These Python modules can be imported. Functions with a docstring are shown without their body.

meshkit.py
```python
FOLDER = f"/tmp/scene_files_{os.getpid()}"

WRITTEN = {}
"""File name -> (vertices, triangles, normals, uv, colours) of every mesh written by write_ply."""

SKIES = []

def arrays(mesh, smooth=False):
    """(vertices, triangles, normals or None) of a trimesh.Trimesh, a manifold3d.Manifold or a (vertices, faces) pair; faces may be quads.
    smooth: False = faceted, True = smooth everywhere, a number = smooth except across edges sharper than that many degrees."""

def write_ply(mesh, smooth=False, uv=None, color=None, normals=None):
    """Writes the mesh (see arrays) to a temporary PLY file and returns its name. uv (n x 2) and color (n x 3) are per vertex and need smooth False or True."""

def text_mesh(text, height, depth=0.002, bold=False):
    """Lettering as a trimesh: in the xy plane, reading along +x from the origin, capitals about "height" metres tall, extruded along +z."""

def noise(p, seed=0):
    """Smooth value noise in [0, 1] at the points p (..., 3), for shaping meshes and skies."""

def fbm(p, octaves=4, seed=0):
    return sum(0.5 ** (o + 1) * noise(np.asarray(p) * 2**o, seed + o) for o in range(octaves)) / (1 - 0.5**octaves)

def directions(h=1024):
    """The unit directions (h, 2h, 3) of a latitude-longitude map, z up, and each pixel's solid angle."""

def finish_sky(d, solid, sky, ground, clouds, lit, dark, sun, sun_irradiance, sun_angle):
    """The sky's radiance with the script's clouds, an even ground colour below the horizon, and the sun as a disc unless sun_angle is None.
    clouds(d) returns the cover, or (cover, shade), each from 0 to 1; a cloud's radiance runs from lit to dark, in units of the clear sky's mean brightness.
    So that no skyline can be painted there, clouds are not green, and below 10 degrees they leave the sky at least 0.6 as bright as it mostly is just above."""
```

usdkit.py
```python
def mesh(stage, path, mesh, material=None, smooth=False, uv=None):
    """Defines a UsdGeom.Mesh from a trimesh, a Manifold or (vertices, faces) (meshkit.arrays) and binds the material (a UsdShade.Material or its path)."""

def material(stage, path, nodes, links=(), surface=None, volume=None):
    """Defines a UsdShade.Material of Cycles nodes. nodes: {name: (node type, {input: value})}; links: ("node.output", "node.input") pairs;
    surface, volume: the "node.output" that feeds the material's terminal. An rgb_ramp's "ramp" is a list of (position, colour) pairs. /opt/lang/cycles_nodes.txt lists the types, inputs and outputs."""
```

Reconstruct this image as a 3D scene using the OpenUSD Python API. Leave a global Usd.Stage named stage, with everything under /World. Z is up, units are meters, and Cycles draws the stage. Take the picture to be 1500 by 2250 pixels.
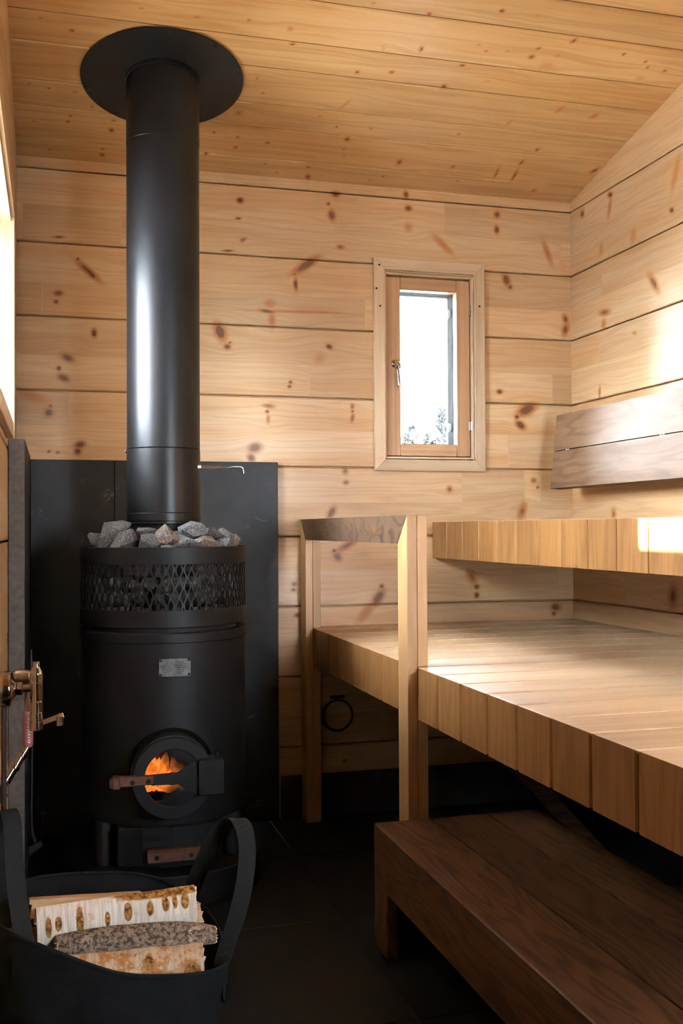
import math, numpy as np, trimesh, manifold3d, shapely, shapely.geometry as sg
import usdkit, meshkit
from pxr import Usd, UsdGeom, UsdLux, UsdShade, Gf, Sdf, Vt
stage = Usd.Stage.CreateInMemory()
UsdGeom.SetStageUpAxis(stage, 'Z'); UsdGeom.SetStageMetersPerUnit(stage, 1.0)
world = UsdGeom.Xform.Define(stage, '/World'); stage.SetDefaultPrim(world.GetPrim())
UsdGeom.Scope.Define(stage, '/World/Looks')
rng = np.random.default_rng(11)

# ---------------------------------------------------------------- camera, sky, sun, exposure
EXPOSURE = 0.48
cam = UsdGeom.Camera.Define(stage, '/World/camera')
R_ = np.array([0.96364563, -0.2671354, -0.00507783]); U_ = np.array([0.00070405, -0.01646611, 0.99986418]); F_ = np.array([0.26718273, 0.96351831, 0.01567942])
cam.AddTransformOp().Set(Gf.Matrix4d(*R_, 0, *U_, 0, *(-F_), 0, 0, 0, 1.135, 1))
cam.CreateHorizontalApertureAttr(24.0); cam.CreateVerticalApertureAttr(36.0)
cam.CreateFocalLengthAttr(2289.08 / 1500 * 24); cam.CreateClippingRangeAttr((0.05, 500.0))
cam.CreateExposureAttr(EXPOSURE)
sky = UsdLux.DomeLight.Define(stage, '/World/sky')
sky.CreateIntensityAttr(21.0); sky.CreateColorAttr(Gf.Vec3f(0.90, 0.98, 1.10))
sun = UsdLux.DistantLight.Define(stage, '/World/sun')
sun.CreateIntensityAttr(22.0); sun.CreateNormalizeAttr(True); sun.CreateAngleAttr(0.7); sun.CreateColorAttr(Gf.Vec3f(1.0, 0.94, 0.86))
SUN_DIR = np.array([1.0, -0.536, -0.241]); SUN_DIR /= np.linalg.norm(SUN_DIR)
def look_matrix(d):                                     # a light shines along its -Z
    z = -d; x = np.cross([0, 0, 1.0], z); x /= np.linalg.norm(x); y = np.cross(z, x)
    return Gf.Matrix4d(*map(float, x), 0, *map(float, y), 0, *map(float, z), 0, 0, 0, 0, 1)
sun.AddTransformOp().Set(look_matrix(SUN_DIR))

# ---------------------------------------------------------------- room numbers (metres, floor z = 0, x right, y away)
XL, XR, YB, YF = -0.127, 2.128, 4.002, -0.5
SL, ZC = 0.2075, 2.518                                  # ceiling slope and its height at the back wall
YRIDGE = 1.75
G0, LH = 2.478, 0.275                                   # top log joint and log height
SC = math.hypot(1, SL)
def ceil_z(y): return ZC + SL * (YB - y) if y > YRIDGE else ZC + SL * (YB - YRIDGE) - SL * (YRIDGE - y)
X0S, Y0S = 0.353, 3.464                                 # stove axis

# ---------------------------------------------------------------- naming and prims
taken = {}
def numbered(parent, name):
    k = (parent, name); n = taken.get(k, -1) + 1; taken[k] = n
    return f'{parent}/{name}' + (f'_{n:03d}' if n else '')
def tag(prim, label=None, cat=None, group=None, kind=None):
    for k, v in (('label', label), ('category', cat), ('group', group), ('kind', kind)):
        if v: prim.SetCustomDataByKey(k, v)
    return prim
def thing(name, label, cat, loc=(0, 0, 0), group=None, kind=None):
    x = UsdGeom.Xform.Define(stage, numbered('/World', name)); x.AddTranslateOp().Set(Gf.Vec3d(*map(float, loc)))
    x.GetPrim().SetCustomDataByKey('base', str(tuple(loc))) if False else None
    T[str(x.GetPath())] = np.array(loc, float)
    return tag(x.GetPrim(), label, cat, group, kind)
T = {}
def struct(name, label=None, cat=None):
    x = UsdGeom.Xform.Define(stage, numbered('/World', name)); T[str(x.GetPath())] = np.zeros(3)
    return tag(x.GetPrim(), label, cat, None, 'structure')
def tri(mesh):
    if hasattr(mesh, 'to_mesh'):
        m = mesh.to_mesh(); return trimesh.Trimesh(m.vert_properties[:, :3], m.tri_verts, process=False)
    if isinstance(mesh, tuple):
        v, f = np.asarray(mesh[0], float), np.asarray(mesh[1], int)
        if f.shape[1] == 4: f = np.vstack([f[:, [0, 1, 2]], f[:, [0, 2, 3]]])
        return trimesh.Trimesh(v, f, process=False)
    return mesh
def cat_(ms): return trimesh.util.concatenate([tri(m) for m in ms])
def obj(name, mesh, mat, parent=None, smooth=False, grain=None, tone=None, knot=None, label=None, cat=None, group=None, kind=None, origin=None):
    """ONE Mesh prim in world coordinates (moved into its parent's frame). grain: axis letter or function(points) -> (n,3) grain coordinates."""
    pp = str(parent.GetPath()) if parent else '/World'
    mesh = tri(mesh); off = T[pp.split('/')[0] + '/World/' + pp.split('/')[2]] if parent else np.zeros(3)
    if origin is not None: off = np.asarray(origin, float)
    m = mesh.copy(); m.vertices = np.asarray(m.vertices) - off
    p = usdkit.mesh(stage, numbered(pp, name), m, mat, smooth=smooth)
    if origin is not None: p.AddTranslateOp().Set(Gf.Vec3d(*map(float, origin)))
    pv = UsdGeom.PrimvarsAPI(p); pts = np.array(p.GetPointsAttr().Get()) + off
    if isinstance(grain, str):
        a = 'xyz'.index(grain); o = [a, (a + 1) % 3, (a + 2) % 3]; sh = rng.uniform(-40, 40, 3)
        gv = pts[:, o] + sh
    elif grain is not None: gv = grain(pts)
    else: gv = None
    if gv is not None:
        pv.CreatePrimvar('grain', Sdf.ValueTypeNames.Float3Array, 'vertex').Set(Vt.Vec3fArray.FromNumpy(gv.astype(np.float32)))
        n = len(pts)
        tv = np.full(n, rng.uniform(0, 1) if tone is None else tone) if not callable(tone) else tone(pts)
        kv = knot(pts) if knot is not None else np.zeros(n)
        pv.CreatePrimvar('wood', Sdf.ValueTypeNames.Float3Array, 'vertex').Set(Vt.Vec3fArray.FromNumpy(np.stack([tv, kv, np.zeros(n)], 1).astype(np.float32)))
    return tag(p.GetPrim(), label, cat, group, kind)

# ---------------------------------------------------------------- mesh helpers
def hull(pts): return trimesh.convex.convex_hull(np.asarray(pts, float))
def box(x0, x1, y0, y1, z0, z1, c=0.002):
    c = min(c, (x1 - x0) * .45, (y1 - y0) * .45, (z1 - z0) * .45); P = []
    for sx in (0, 1):
        for sy in (0, 1):
            for sz in (0, 1):
                b = np.array([(x0, x1)[sx], (y0, y1)[sy], (z0, z1)[sz]]); d = np.array([1 - 2 * sx, 1 - 2 * sy, 1 - 2 * sz]) * c
                for k in range(3):
                    q = b + d; q[k] = b[k]; P.append(q)
    return hull(P)
def prism(poly, axis, a0, a1, c=0.002):
    """Convex polygon (list of 2-D points on the other two axes, in xyz order) extruded along axis with chamfered rims."""
    g = sg.Polygon(poly).convex_hull; inner = np.array(g.buffer(-c, join_style=2).exterior.coords)[:-1]; outer = np.array(g.exterior.coords)[:-1]
    k = 'xyz'.index(axis); o = [i for i in range(3) if i != k]; P = []
    for q, aa in ((inner, (a0, a1)), (outer, (a0 + c, a1 - c))):
        for a in aa:
            v = np.zeros((len(q), 3)); v[:, o] = q; v[:, k] = a; P.append(v)
    return hull(np.vstack(P))
def frame_to(p, d):
    d = np.asarray(d, float); d = d / np.linalg.norm(d); h = np.array([0, 0, 1.0]) if abs(d[2]) < .9 else np.array([1.0, 0, 0])
    x = np.cross(h, d); x /= np.linalg.norm(x); y = np.cross(d, x); M = np.eye(4); M[:3, 0], M[:3, 1], M[:3, 2], M[:3, 3] = x, y, d, p
    return M
def lathe(prof, at=(0, 0, 0), axis=(0, 0, 1), n=64, close=True):
    """prof: (radius, height) from bottom to top along axis."""
    pr = [tuple(q) for q in prof]
    if close: pr = [(0, pr[0][1])] + pr + [(0, pr[-1][1])]
    m = trimesh.creation.revolve(np.array(pr, float), sections=n); 
    if m.volume < 0: m.invert()
    m.apply_transform(frame_to(at, axis)); return m
def cyl(p, q, r, n=24, c=0.0):
    p, q = np.asarray(p, float), np.asarray(q, float); L = np.linalg.norm(q - p)
    pr = [(r, 0), (r, L)] if c <= 0 else [(r - c, 0), (r, c), (r, L - c), (r - c, L)]
    return lathe(pr, p, q - p, n)
def tube(pts, r, n=12, closed=False):
    pts = np.asarray(pts, float); m = len(pts); t = np.gradient(pts, axis=0) if not closed else np.roll(pts, -1, 0) - np.roll(pts, 1, 0)
    t /= np.linalg.norm(t, axis=1, keepdims=True); h = np.array([0.123, 0.32, 0.94]); V = []
    rr = np.broadcast_to(r, m)
    for i in range(m):
        x = np.cross(h, t[i]); x /= np.linalg.norm(x); y = np.cross(t[i], x); a = np.arange(n) / n * 2 * np.pi
        V.append(pts[i] + rr[i] * (np.outer(np.cos(a), x) + np.outer(np.sin(a), y)))
    F = []
    for i in range(m if closed else m - 1):
        j = (i + 1) % m
        for k in range(n):
            l = (k + 1) % n; F += [(i * n + k, i * n + l, j * n + l), (i * n + k, j * n + l, j * n + k)]
    V = np.vstack(V)
    if not closed:
        V = np.vstack([V, pts[0], pts[-1]]); a, b = m * n, m * n + 1
        for k in range(n):
            l = (k + 1) % n; F += [(a, l, k), (b, (m - 1) * n + k, (m - 1) * n + l)]
    return trimesh.Trimesh(V, F, process=False)
def ribbon(pts, widths, normals, th):
    """A flat strap along pts: widths are vectors across it, normals its thickness direction."""
    pts, W, N = np.asarray(pts, float), np.asarray(widths, float) / 2, np.asarray(normals, float) * th / 2
    V = np.stack([pts - W - N, pts + W - N, pts + W + N, pts - W + N], 1).reshape(-1, 3); F = []; m = len(pts)
    for i in range(m - 1):
        for k in range(4):
            l = (k + 1) % 4; F.append((4 * i + k, 4 * i + l, 4 * i + 4 + l, 4 * i + 4 + k))
    F += [(0, 3, 2, 1), (4 * m - 4, 4 * m - 3, 4 * m - 2, 4 * m - 1)]
    return tri((V, F))
def grid_faces(nu, nv, off=0):
    i, j = np.meshgrid(np.arange(nu - 1), np.arange(nv - 1), indexing='ij'); a = (i * nv + j).ravel() + off
    return np.stack([a, a + nv, a + nv + 1, a + 1], 1)
def spline(P, n):
    P = np.asarray(P, float); from_ = np.linspace(0, 1, len(P))
    from scipy.interpolate import CubicSpline
    return CubicSpline(from_, P)(np.linspace(0, 1, n))

# ---------------------------------------------------------------- materials
def M(name, nodes, links=(), surface=None): return usdkit.material(stage, f'/World/Looks/{name}', nodes, links, surface=surface)
def plain(name, col, rough=.5, metal=0., spec=.5, var=.0, vscale=20., bump=0., bscale=200., **kw):
    n = {'p': ('principled_bsdf', dict(base_color=col, roughness=rough, metallic=metal, specular_ior_level=spec, **kw)), 'tc': ('texture_coordinate', {})}
    l = []
    if var:
        n |= {'n': ('noise_texture', dict(scale=vscale, detail=4., roughness=.6)), 'r': ('rgb_ramp', dict(ramp=[(.3, tuple(np.array(col) * (1 - var))), (.7, tuple(np.minimum(1, np.array(col) * (1 + var))))]))}
        l += [('tc.object', 'n.vector'), ('n.fac', 'r.fac'), ('r.color', 'p.base_color')]
    if bump:
        n |= {'bn': ('noise_texture', dict(scale=bscale, detail=3.)), 'b': ('bump', dict(strength=bump, distance=.002))}
        l += [('tc.object', 'bn.vector'), ('bn.fac', 'b.height'), ('b.normal', 'p.normal')]
    return M(name, n, l, 'p.BSDF')
def wood(name, pale, mid, dark, ring=(.9, 13., 13.), nring=9., line=.55, rough=.42, spec=.4, fine=.35, tonevar=(.82, 1.14), knots=True, tint=(1, 1, 1)):
    pale, mid, dark = map(np.array, (pale, mid, dark))
    n = {'g': ('attribute', dict(attribute='grain')), 'w': ('attribute', dict(attribute='wood')), 'ws': ('separate_color', {}),
         'm1': ('mapping', dict(scale=ring)), 'n1': ('noise_texture', dict(scale=1., detail=2.5, roughness=.45, distortion=.15)),
         'mul': ('math', dict(math_type='multiply', value2=nring * 6.283)), 'sin': ('math', dict(math_type='sine')),
         'mr': ('map_range', dict(from_min=-1., from_max=1., to_min=0., to_max=1.)), 'pw': ('math', dict(math_type='power', value2=2.2)),
         'm2': ('mapping', dict(scale=(7., 420., 420.))), 'n2': ('noise_texture', dict(scale=1., detail=2., roughness=.6)),
         'm3': ('mapping', dict(scale=(.7, 9., 9.))), 'n3': ('noise_texture', dict(scale=1., detail=2.)),
         'base': ('rgb_ramp', dict(ramp=[(.34, tuple(pale)), (.66, tuple(mid))])),
         'lf': ('math', dict(math_type='multiply', value2=line)), 'c1': ('mix', dict(color2=tuple(dark))),
         'f2': ('map_range', dict(from_min=.3, from_max=.75, to_min=0., to_max=fine, clamp=True)), 'c2': ('mix', dict(color2=tuple(dark))),
         'tr': ('map_range', dict(from_min=0., from_max=1., to_min=tonevar[0], to_max=tonevar[1])), 'tcmb': ('combine_color', {}), 'c3': ('mix', dict(mix_type='multiply', fac=1.)),
         'bmp': ('bump', dict(strength=.12, distance=.001)),
         'rr': ('map_range', dict(from_min=.2, from_max=.8, to_min=rough - .06, to_max=rough + .08)),
         'p': ('principled_bsdf', dict(specular_ior_level=spec))}
    l = [('g.vector', 'm1.vector'), ('m1.vector', 'n1.vector'), ('n1.fac', 'mul.value1'), ('mul.value', 'sin.value1'), ('sin.value', 'mr.value'), ('mr.result', 'pw.value1'),
         ('g.vector', 'm2.vector'), ('m2.vector', 'n2.vector'), ('g.vector', 'm3.vector'), ('m3.vector', 'n3.vector'), ('n3.fac', 'base.fac'),
         ('pw.value', 'lf.value1'), ('lf.value', 'c1.fac'), ('base.color', 'c1.color1'), ('n2.fac', 'f2.value'), ('f2.result', 'c2.fac'), ('c1.color', 'c2.color1'),
         ('w.color', 'ws.color'), ('ws.r', 'tr.value'), ('tr.result', 'tcmb.r'), ('tr.result', 'tcmb.g'), ('tr.result', 'tcmb.b'), ('c2.color', 'c3.color1'), ('tcmb.color', 'c3.color2'),
         ('n2.fac', 'bmp.height'), ('bmp.normal', 'p.normal'), ('n3.fac', 'rr.value'), ('rr.result', 'p.roughness')]
    out = 'c3.color'
    if knots:
        n |= {'k1': ('map_range', dict(range_type='smoothstep', from_min=.06, from_max=.55, to_min=0., to_max=.85, clamp=True)), 'kc1': ('mix', dict(color2=(.40, .15, .032))),
              'kn': ('noise_texture', dict(scale=160., detail=3.)), 'ka': ('math', dict(math_type='multiply_add', value2=.35)), 'kb': ('math', dict(math_type='add', value2=-.175)),
              'k2': ('map_range', dict(range_type='smoothstep', from_min=.52, from_max=.9, to_min=0., to_max=.88, clamp=True)), 'kc2': ('mix', dict(color2=(.085, .026, .010)))}
        l += [('ws.g', 'k1.value'), ('k1.result', 'kc1.fac'), (out, 'kc1.color1'), ('g.vector', 'kn.vector'), ('kn.fac', 'ka.value1'), ('ws.g', 'ka.value3'), ('ka.value', 'kb.value1'),
              ('kb.value', 'k2.value'), ('k2.result', 'kc2.fac'), ('kc1.color', 'kc2.color1')]
        out = 'kc2.color'
    l.append((out, 'p.base_color'))
    return M(name, n, l, 'p.BSDF')

PINE = wood('pine_logs', (.66, .475, .275), (.57, .345, .155), (.36, .185, .07), ring=(.8, 17., 17.), nring=8, line=.26, fine=.34, rough=.37, spec=.5, tonevar=(.84, 1.16))
CEIL = wood('pine_ceiling', (.57, .36, .155), (.49, .28, .10), (.28, .125, .035), ring=(.6, 12, 12), nring=7, line=.34, fine=.34, rough=.35, spec=.5, tonevar=(.78, 1.16))
PALE = wood('pale_pine_trim', (.70, .55, .38), (.63, .47, .30), (.45, .28, .14), ring=(1.2, 40, 40), nring=4, line=.35, fine=.25, rough=.42)
SASH = wood('laminated_sash_pine', (.60, .38, .21), (.50, .28, .13), (.36, .18, .08), ring=(.5, 70, 70), nring=2, line=.5, fine=.2, rough=.35)
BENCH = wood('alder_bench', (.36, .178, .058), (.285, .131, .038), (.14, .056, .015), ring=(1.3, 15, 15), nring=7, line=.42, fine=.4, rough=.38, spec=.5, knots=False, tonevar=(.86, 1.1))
DECK = wood('lit_deck_wood', (.60, .425, .255), (.54, .365, .20), (.36, .22, .10), ring=(1.0, 14, 14), nring=6, line=.3, fine=.25, rough=.42, spec=.65, knots=False, tonevar=(.9, 1.08))  # bench wood paled for the tops, daylight sheen put into the colour
POST = wood('alder_post', (.58, .36, .17), (.52, .30, .125), (.34, .17, .06), ring=(1.2, 22, 22), nring=5, line=.3, fine=.3, rough=.4, knots=True)
RAILW = wood('dark_alder_burl', (.15, .088, .052), (.115, .064, .037), (.045, .023, .013), ring=(5., 13, 13), nring=8, line=.7, fine=.3, rough=.33, spec=.5, knots=True)
STEP = wood('darkened_step_wood', (.145, .064, .027), (.115, .047, .019), (.038, .014, .006), ring=(1.7, 12, 12), nring=11, line=.85, fine=.4, rough=.48, knots=False)  # bench alder made darker, the step's shade is put into the colour
BACKR = wood('heat_treated_backrest', (.30, .185, .105), (.23, .135, .075), (.11, .058, .032), ring=(1.8, 14, 14), nring=6, line=.5, fine=.45, rough=.46, spec=.24)
SPLIT = wood('split_birch_wood', (.72, .52, .31), (.66, .45, .24), (.47, .28, .13), ring=(2., 60, 60), nring=3, line=.4, fine=.5, rough=.7, spec=.2)
def slate(name, base=.022, rough=.5, vein=.16):
    n = {'tc': ('texture_coordinate', {}), 'n': ('noise_texture', dict(scale=5., detail=8., roughness=.65)), 'r': ('rgb_ramp', dict(ramp=[(.3, (base * .6,) * 3), (.55, (base, base, base * 1.03)), (.75, (base * 1.7, base * 1.62, base * 1.6))])),
         'nd': ('noise_texture', dict(scale=7., detail=6., roughness=.6)), 'nm': ('mix', dict(mix_type='linear_light', fac=.13)),
         'v': ('voronoi_texture', dict(feature='distance_to_edge', scale=4.2)), 'vr': ('map_range', dict(range_type='smoothstep', from_min=.0, from_max=.013, to_min=1., to_max=0., clamp=True)),
         'mk': ('noise_texture', dict(scale=6., detail=4.)), 'mkr': ('map_range', dict(range_type='smoothstep', from_min=.54, from_max=.70, to_min=0., to_max=1., clamp=True)),
         'vm': ('math', dict(math_type='multiply')), 'c': ('mix', dict(color2=(vein, vein, vein * .97))), 'b': ('bump', dict(strength=.35, distance=.004)),
         'p': ('principled_bsdf', dict(roughness=rough, specular_ior_level=.3))}
    l = [('tc.object', 'n.vector'), ('n.fac', 'r.fac'), ('tc.object', 'nd.vector'), ('tc.object', 'nm.color1'), ('nd.color', 'nm.color2'), ('nm.color', 'v.vector'), ('v.distance', 'vr.value'),
         ('tc.object', 'mk.vector'), ('mk.fac', 'mkr.value'), ('vr.result', 'vm.value1'), ('mkr.result', 'vm.value2'), ('vm.value', 'c.fac'), ('r.color', 'c.color1'), ('c.color', 'p.base_color'), ('n.fac', 'b.height'), ('b.normal', 'p.normal')]
    return M(name, n, l, 'p.BSDF')
SLATE = slate('black_slate', .026, .5, .2)
SLATE_F = slate('floor_slate', .011, .45, .07)
SLATE_E = plain('cut_slate_edge', (.085, .071, .060), .6, var=.35, vscale=60, bump=.3, bscale=300)
GROUT = plain('dark_grout', (.006, .006, .006), .8)
IRON = plain('black_painted_steel', (.0075, .0075, .008), .5, spec=.28, var=.25, vscale=9)
IRON2 = plain('matte_black_steel', (.009, .009, .0095), .6, spec=.35, var=.2, vscale=12)
FLUEM = plain('satin_black_flue', (.006, .006, .0065), .35, spec=.28, bump=.03, bscale=500)
DARK = plain('black_hole', (.003, .003, .003), .9, spec=.1)
CHROME = plain('chrome', (.66, .65, .64), .09, 1.)
STEELP = plain('brushed_plate', (.11, .105, .10), .45, 1., var=.35, vscale=45)
STEELD = plain('dark_twisted_steel', (.30, .30, .30), .3, 1.)
ZINC = plain('zinc_fitting', (.62, .63, .64), .25, 1.)
ALU = plain('grey_outer_frame', (.042, .043, .044), .9, spec=.03)
WHITEP = plain('white_spacer', (.045, .046, .047), .9, spec=.03)
RUBBER = plain('black_rubber', (.012, .012, .013), .45)
PINK = plain('dusty_pink_sleeve', (.30, .10, .10), .45)
PRINT = plain('white_print', (.75, .72, .70), .6)
FABRIC = plain('black_canvas', (.0075, .008, .009), .85, spec=.2, var=.2, vscale=30, bump=.5, bscale=900)
STRAP = plain('charcoal_webbing', (.016, .017, .018), .8, spec=.2, bump=.4, bscale=1200)
HANDW = plain('dark_handle_wood', (.10, .042, .022), .5, var=.4, vscale=60)
def granite(name, c, warm):
    c, warm = np.array(c), np.array(warm)
    n = {'tc': ('texture_coordinate', {}), 'n': ('noise_texture', dict(scale=230., detail=4., roughness=.7)), 'r': ('rgb_ramp', dict(ramp=[(.36, tuple(c * .22)), (.48, tuple(c * .75)), (.58, tuple(c * 1.25)), (.68, tuple(c * 2.2))])),
         'm': ('noise_texture', dict(scale=14., detail=4.)), 'mr': ('map_range', dict(from_min=.42, from_max=.62, to_min=0., to_max=1., clamp=True)), 'c': ('mix', dict(mix_type='multiply', color2=tuple(warm))),
         'b': ('bump', dict(strength=.6, distance=.004)), 'p': ('principled_bsdf', dict(roughness=.75, specular_ior_level=.35))}
    l = [('tc.object', 'n.vector'), ('n.fac', 'r.fac'), ('tc.object', 'm.vector'), ('m.fac', 'mr.value'), ('mr.result', 'c.fac'), ('r.color', 'c.color1'), ('c.color', 'p.base_color'), ('n.fac', 'b.height'), ('b.normal', 'p.normal')]
    return M(name, n, l, 'p.BSDF')
ROCK = granite('grey_granite', (.14, .14, .145), (.8, .8, .8))
ROCKW = granite('brown_granite', (.19, .165, .145), (1., .82, .68))
ROCKD = granite('sooty_granite', (.09, .09, .09), (.75, .75, .75))
GLASS = M('window_glass', {'t': ('transparent_bsdf', dict(color=(.97, .985, .98))), 'g': ('glossy_bsdf', dict(color=(1, 1, 1), roughness=.02)), 'f': ('fresnel', dict(IOR=1.45)), 'm': ('mix_closure', {})},
          [('f.fac', 'm.fac'), ('t.BSDF', 'm.closure1'), ('g.BSDF', 'm.closure2')], 'm.closure')
SOOT_FADE = M('sooty_glow_fade_glass', {'g0': ('geometry', {}), 'tc': ('vector_math', dict(math_type='subtract', vector2=(.345, 3.12, .396))), 't': ('transparent_bsdf', dict(color=(.95, .86, .78))), 'g': ('principled_bsdf', dict(base_color=(.006, .006, .006), roughness=.3)),
          'n': ('noise_texture', dict(scale=30., detail=5.)), 'sp': ('separate_xyz', {}), 'za': ('math', dict(math_type='absolute')), 'zm': ('math', dict(math_type='multiply_add', value2=8., value3=.0)),
          'a': ('math', dict(math_type='multiply_add', value2=8.5)), 'ad': ('math', dict(math_type='multiply_add', value2=.6)), 'mr': ('map_range', dict(range_type='smoothstep', from_min=.2, from_max=1.0, to_min=.03, to_max=.97, clamp=True)), 'm': ('mix_closure', {})},
          [('g0.position', 'tc.vector1'), ('tc.vector', 'sp.vector'), ('sp.z', 'za.value1'), ('za.value', 'zm.value1'), ('sp.x', 'a.value1'), ('zm.value', 'a.value3'), ('tc.vector', 'n.vector'), ('n.fac', 'ad.value1'), ('a.value', 'ad.value3'), ('ad.value', 'mr.value'), ('mr.result', 'm.fac'), ('t.BSDF', 'm.closure1'), ('g.BSDF', 'm.closure2')], 'm.closure')  # soot on one side; darkening above and below paints the glow fading out
FLAME = M('flame', {'tc': ('texture_coordinate', {}), 'n': ('noise_texture', dict(scale=38., detail=4., distortion=.6)), 'r': ('rgb_ramp', dict(ramp=[(.3, (.7, .12, .012)), (.5, (1., .27, .04)), (.7, (1., .50, .12))])), 'e': ('emission', dict(strength=.85))},
          [('tc.object', 'n.vector'), ('n.fac', 'r.fac'), ('r.color', 'e.color')], 'e.emission')
BRICKF = plain('fire_brick', (.30, .22, .15), .9, var=.3, vscale=25)
def bark(name, white, orange, dark, patch):
    n = {'g': ('attribute', dict(attribute='grain')), 'w': ('attribute', dict(attribute='wood')), 'ws': ('separate_color', {}),
         'm1': ('mapping', dict(scale=(150., 14., 14.))), 'n1': ('noise_texture', dict(scale=1., detail=4., roughness=.65)), 'r1': ('rgb_ramp', dict(ramp=[(.35, tuple(np.array(white) * .72)), (.55, white), (.7, tuple(np.minimum(1, np.array(white) * 1.1)))])),
         'n2': ('noise_texture', dict(scale=42., detail=5., roughness=.7)), 'k': ('map_range', dict(from_min=patch[0], from_max=patch[1], to_min=0., to_max=1., clamp=True)), 'c1': ('mix', dict(color2=orange)),
         'n4': ('noise_texture', dict(scale=130., detail=4.)), 'a': ('math', dict(math_type='multiply_add', value2=.5)), 'k1': ('map_range', dict(from_min=.62, from_max=.78, to_min=0., to_max=1., clamp=True)), 'oc': ('rgb_ramp', dict(ramp=[(.35, (.07, .028, .01)), (.5, (.30, .13, .03)), (.68, (.52, .27, .07))])), 'c2': ('mix', {}),
         'n3': ('noise_texture', dict(scale=130., detail=6., roughness=.75)), 'k3': ('map_range', dict(from_min=patch[2], from_max=patch[3], to_min=0., to_max=.9, clamp=True)), 'c3': ('mix', dict(color2=dark)),
         'b': ('bump', dict(strength=.7, distance=.004)), 'p': ('principled_bsdf', dict(roughness=.75, specular_ior_level=.2))}
    l = [('g.vector', 'm1.vector'), ('m1.vector', 'n1.vector'), ('n1.fac', 'r1.fac'), ('g.vector', 'n2.vector'), ('n2.fac', 'k.value'), ('k.result', 'c1.fac'), ('r1.color', 'c1.color1'), ('w.color', 'ws.color'),
         ('g.vector', 'n4.vector'), ('n4.fac', 'a.value1'), ('ws.g', 'a.value3'), ('a.value', 'k1.value'), ('n4.fac', 'oc.fac'), ('k1.result', 'c2.fac'), ('c1.color', 'c2.color1'), ('oc.color', 'c2.color2'),
         ('g.vector', 'n3.vector'), ('n3.fac', 'k3.value'), ('k3.result', 'c3.fac'), ('c2.color', 'c3.color1'), ('c3.color', 'p.base_color'), ('n1.fac', 'b.height'), ('b.normal', 'p.normal')]
    return M(name, n, l, 'p.BSDF')
BARKW = bark('white_birch_bark', (.76, .67, .57), (.62, .44, .30), (.30, .2, .13), (.60, .68, .72, .8))
BARKD = bark('rough_grey_bark', (.28, .20, .14), (.48, .38, .30), (.035, .022, .016), (.55, .66, .47, .56))
BARKO = bark('peeling_orange_bark', (.60, .42, .27), (.45, .20, .06), (.13, .08, .05), (.50, .58, .55, .66))
SNOW = plain('snow', (.80, .82, .85), .8)
FOL = plain('frosted_foliage', (.042, .043, .043), .9, spec=.05, var=.4, vscale=3.)
TRUNK = plain('tree_bark', (.10, .08, .07), .9)
EAVE = plain('weathered_eave_boards', (.30, .28, .26), .7)

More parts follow.
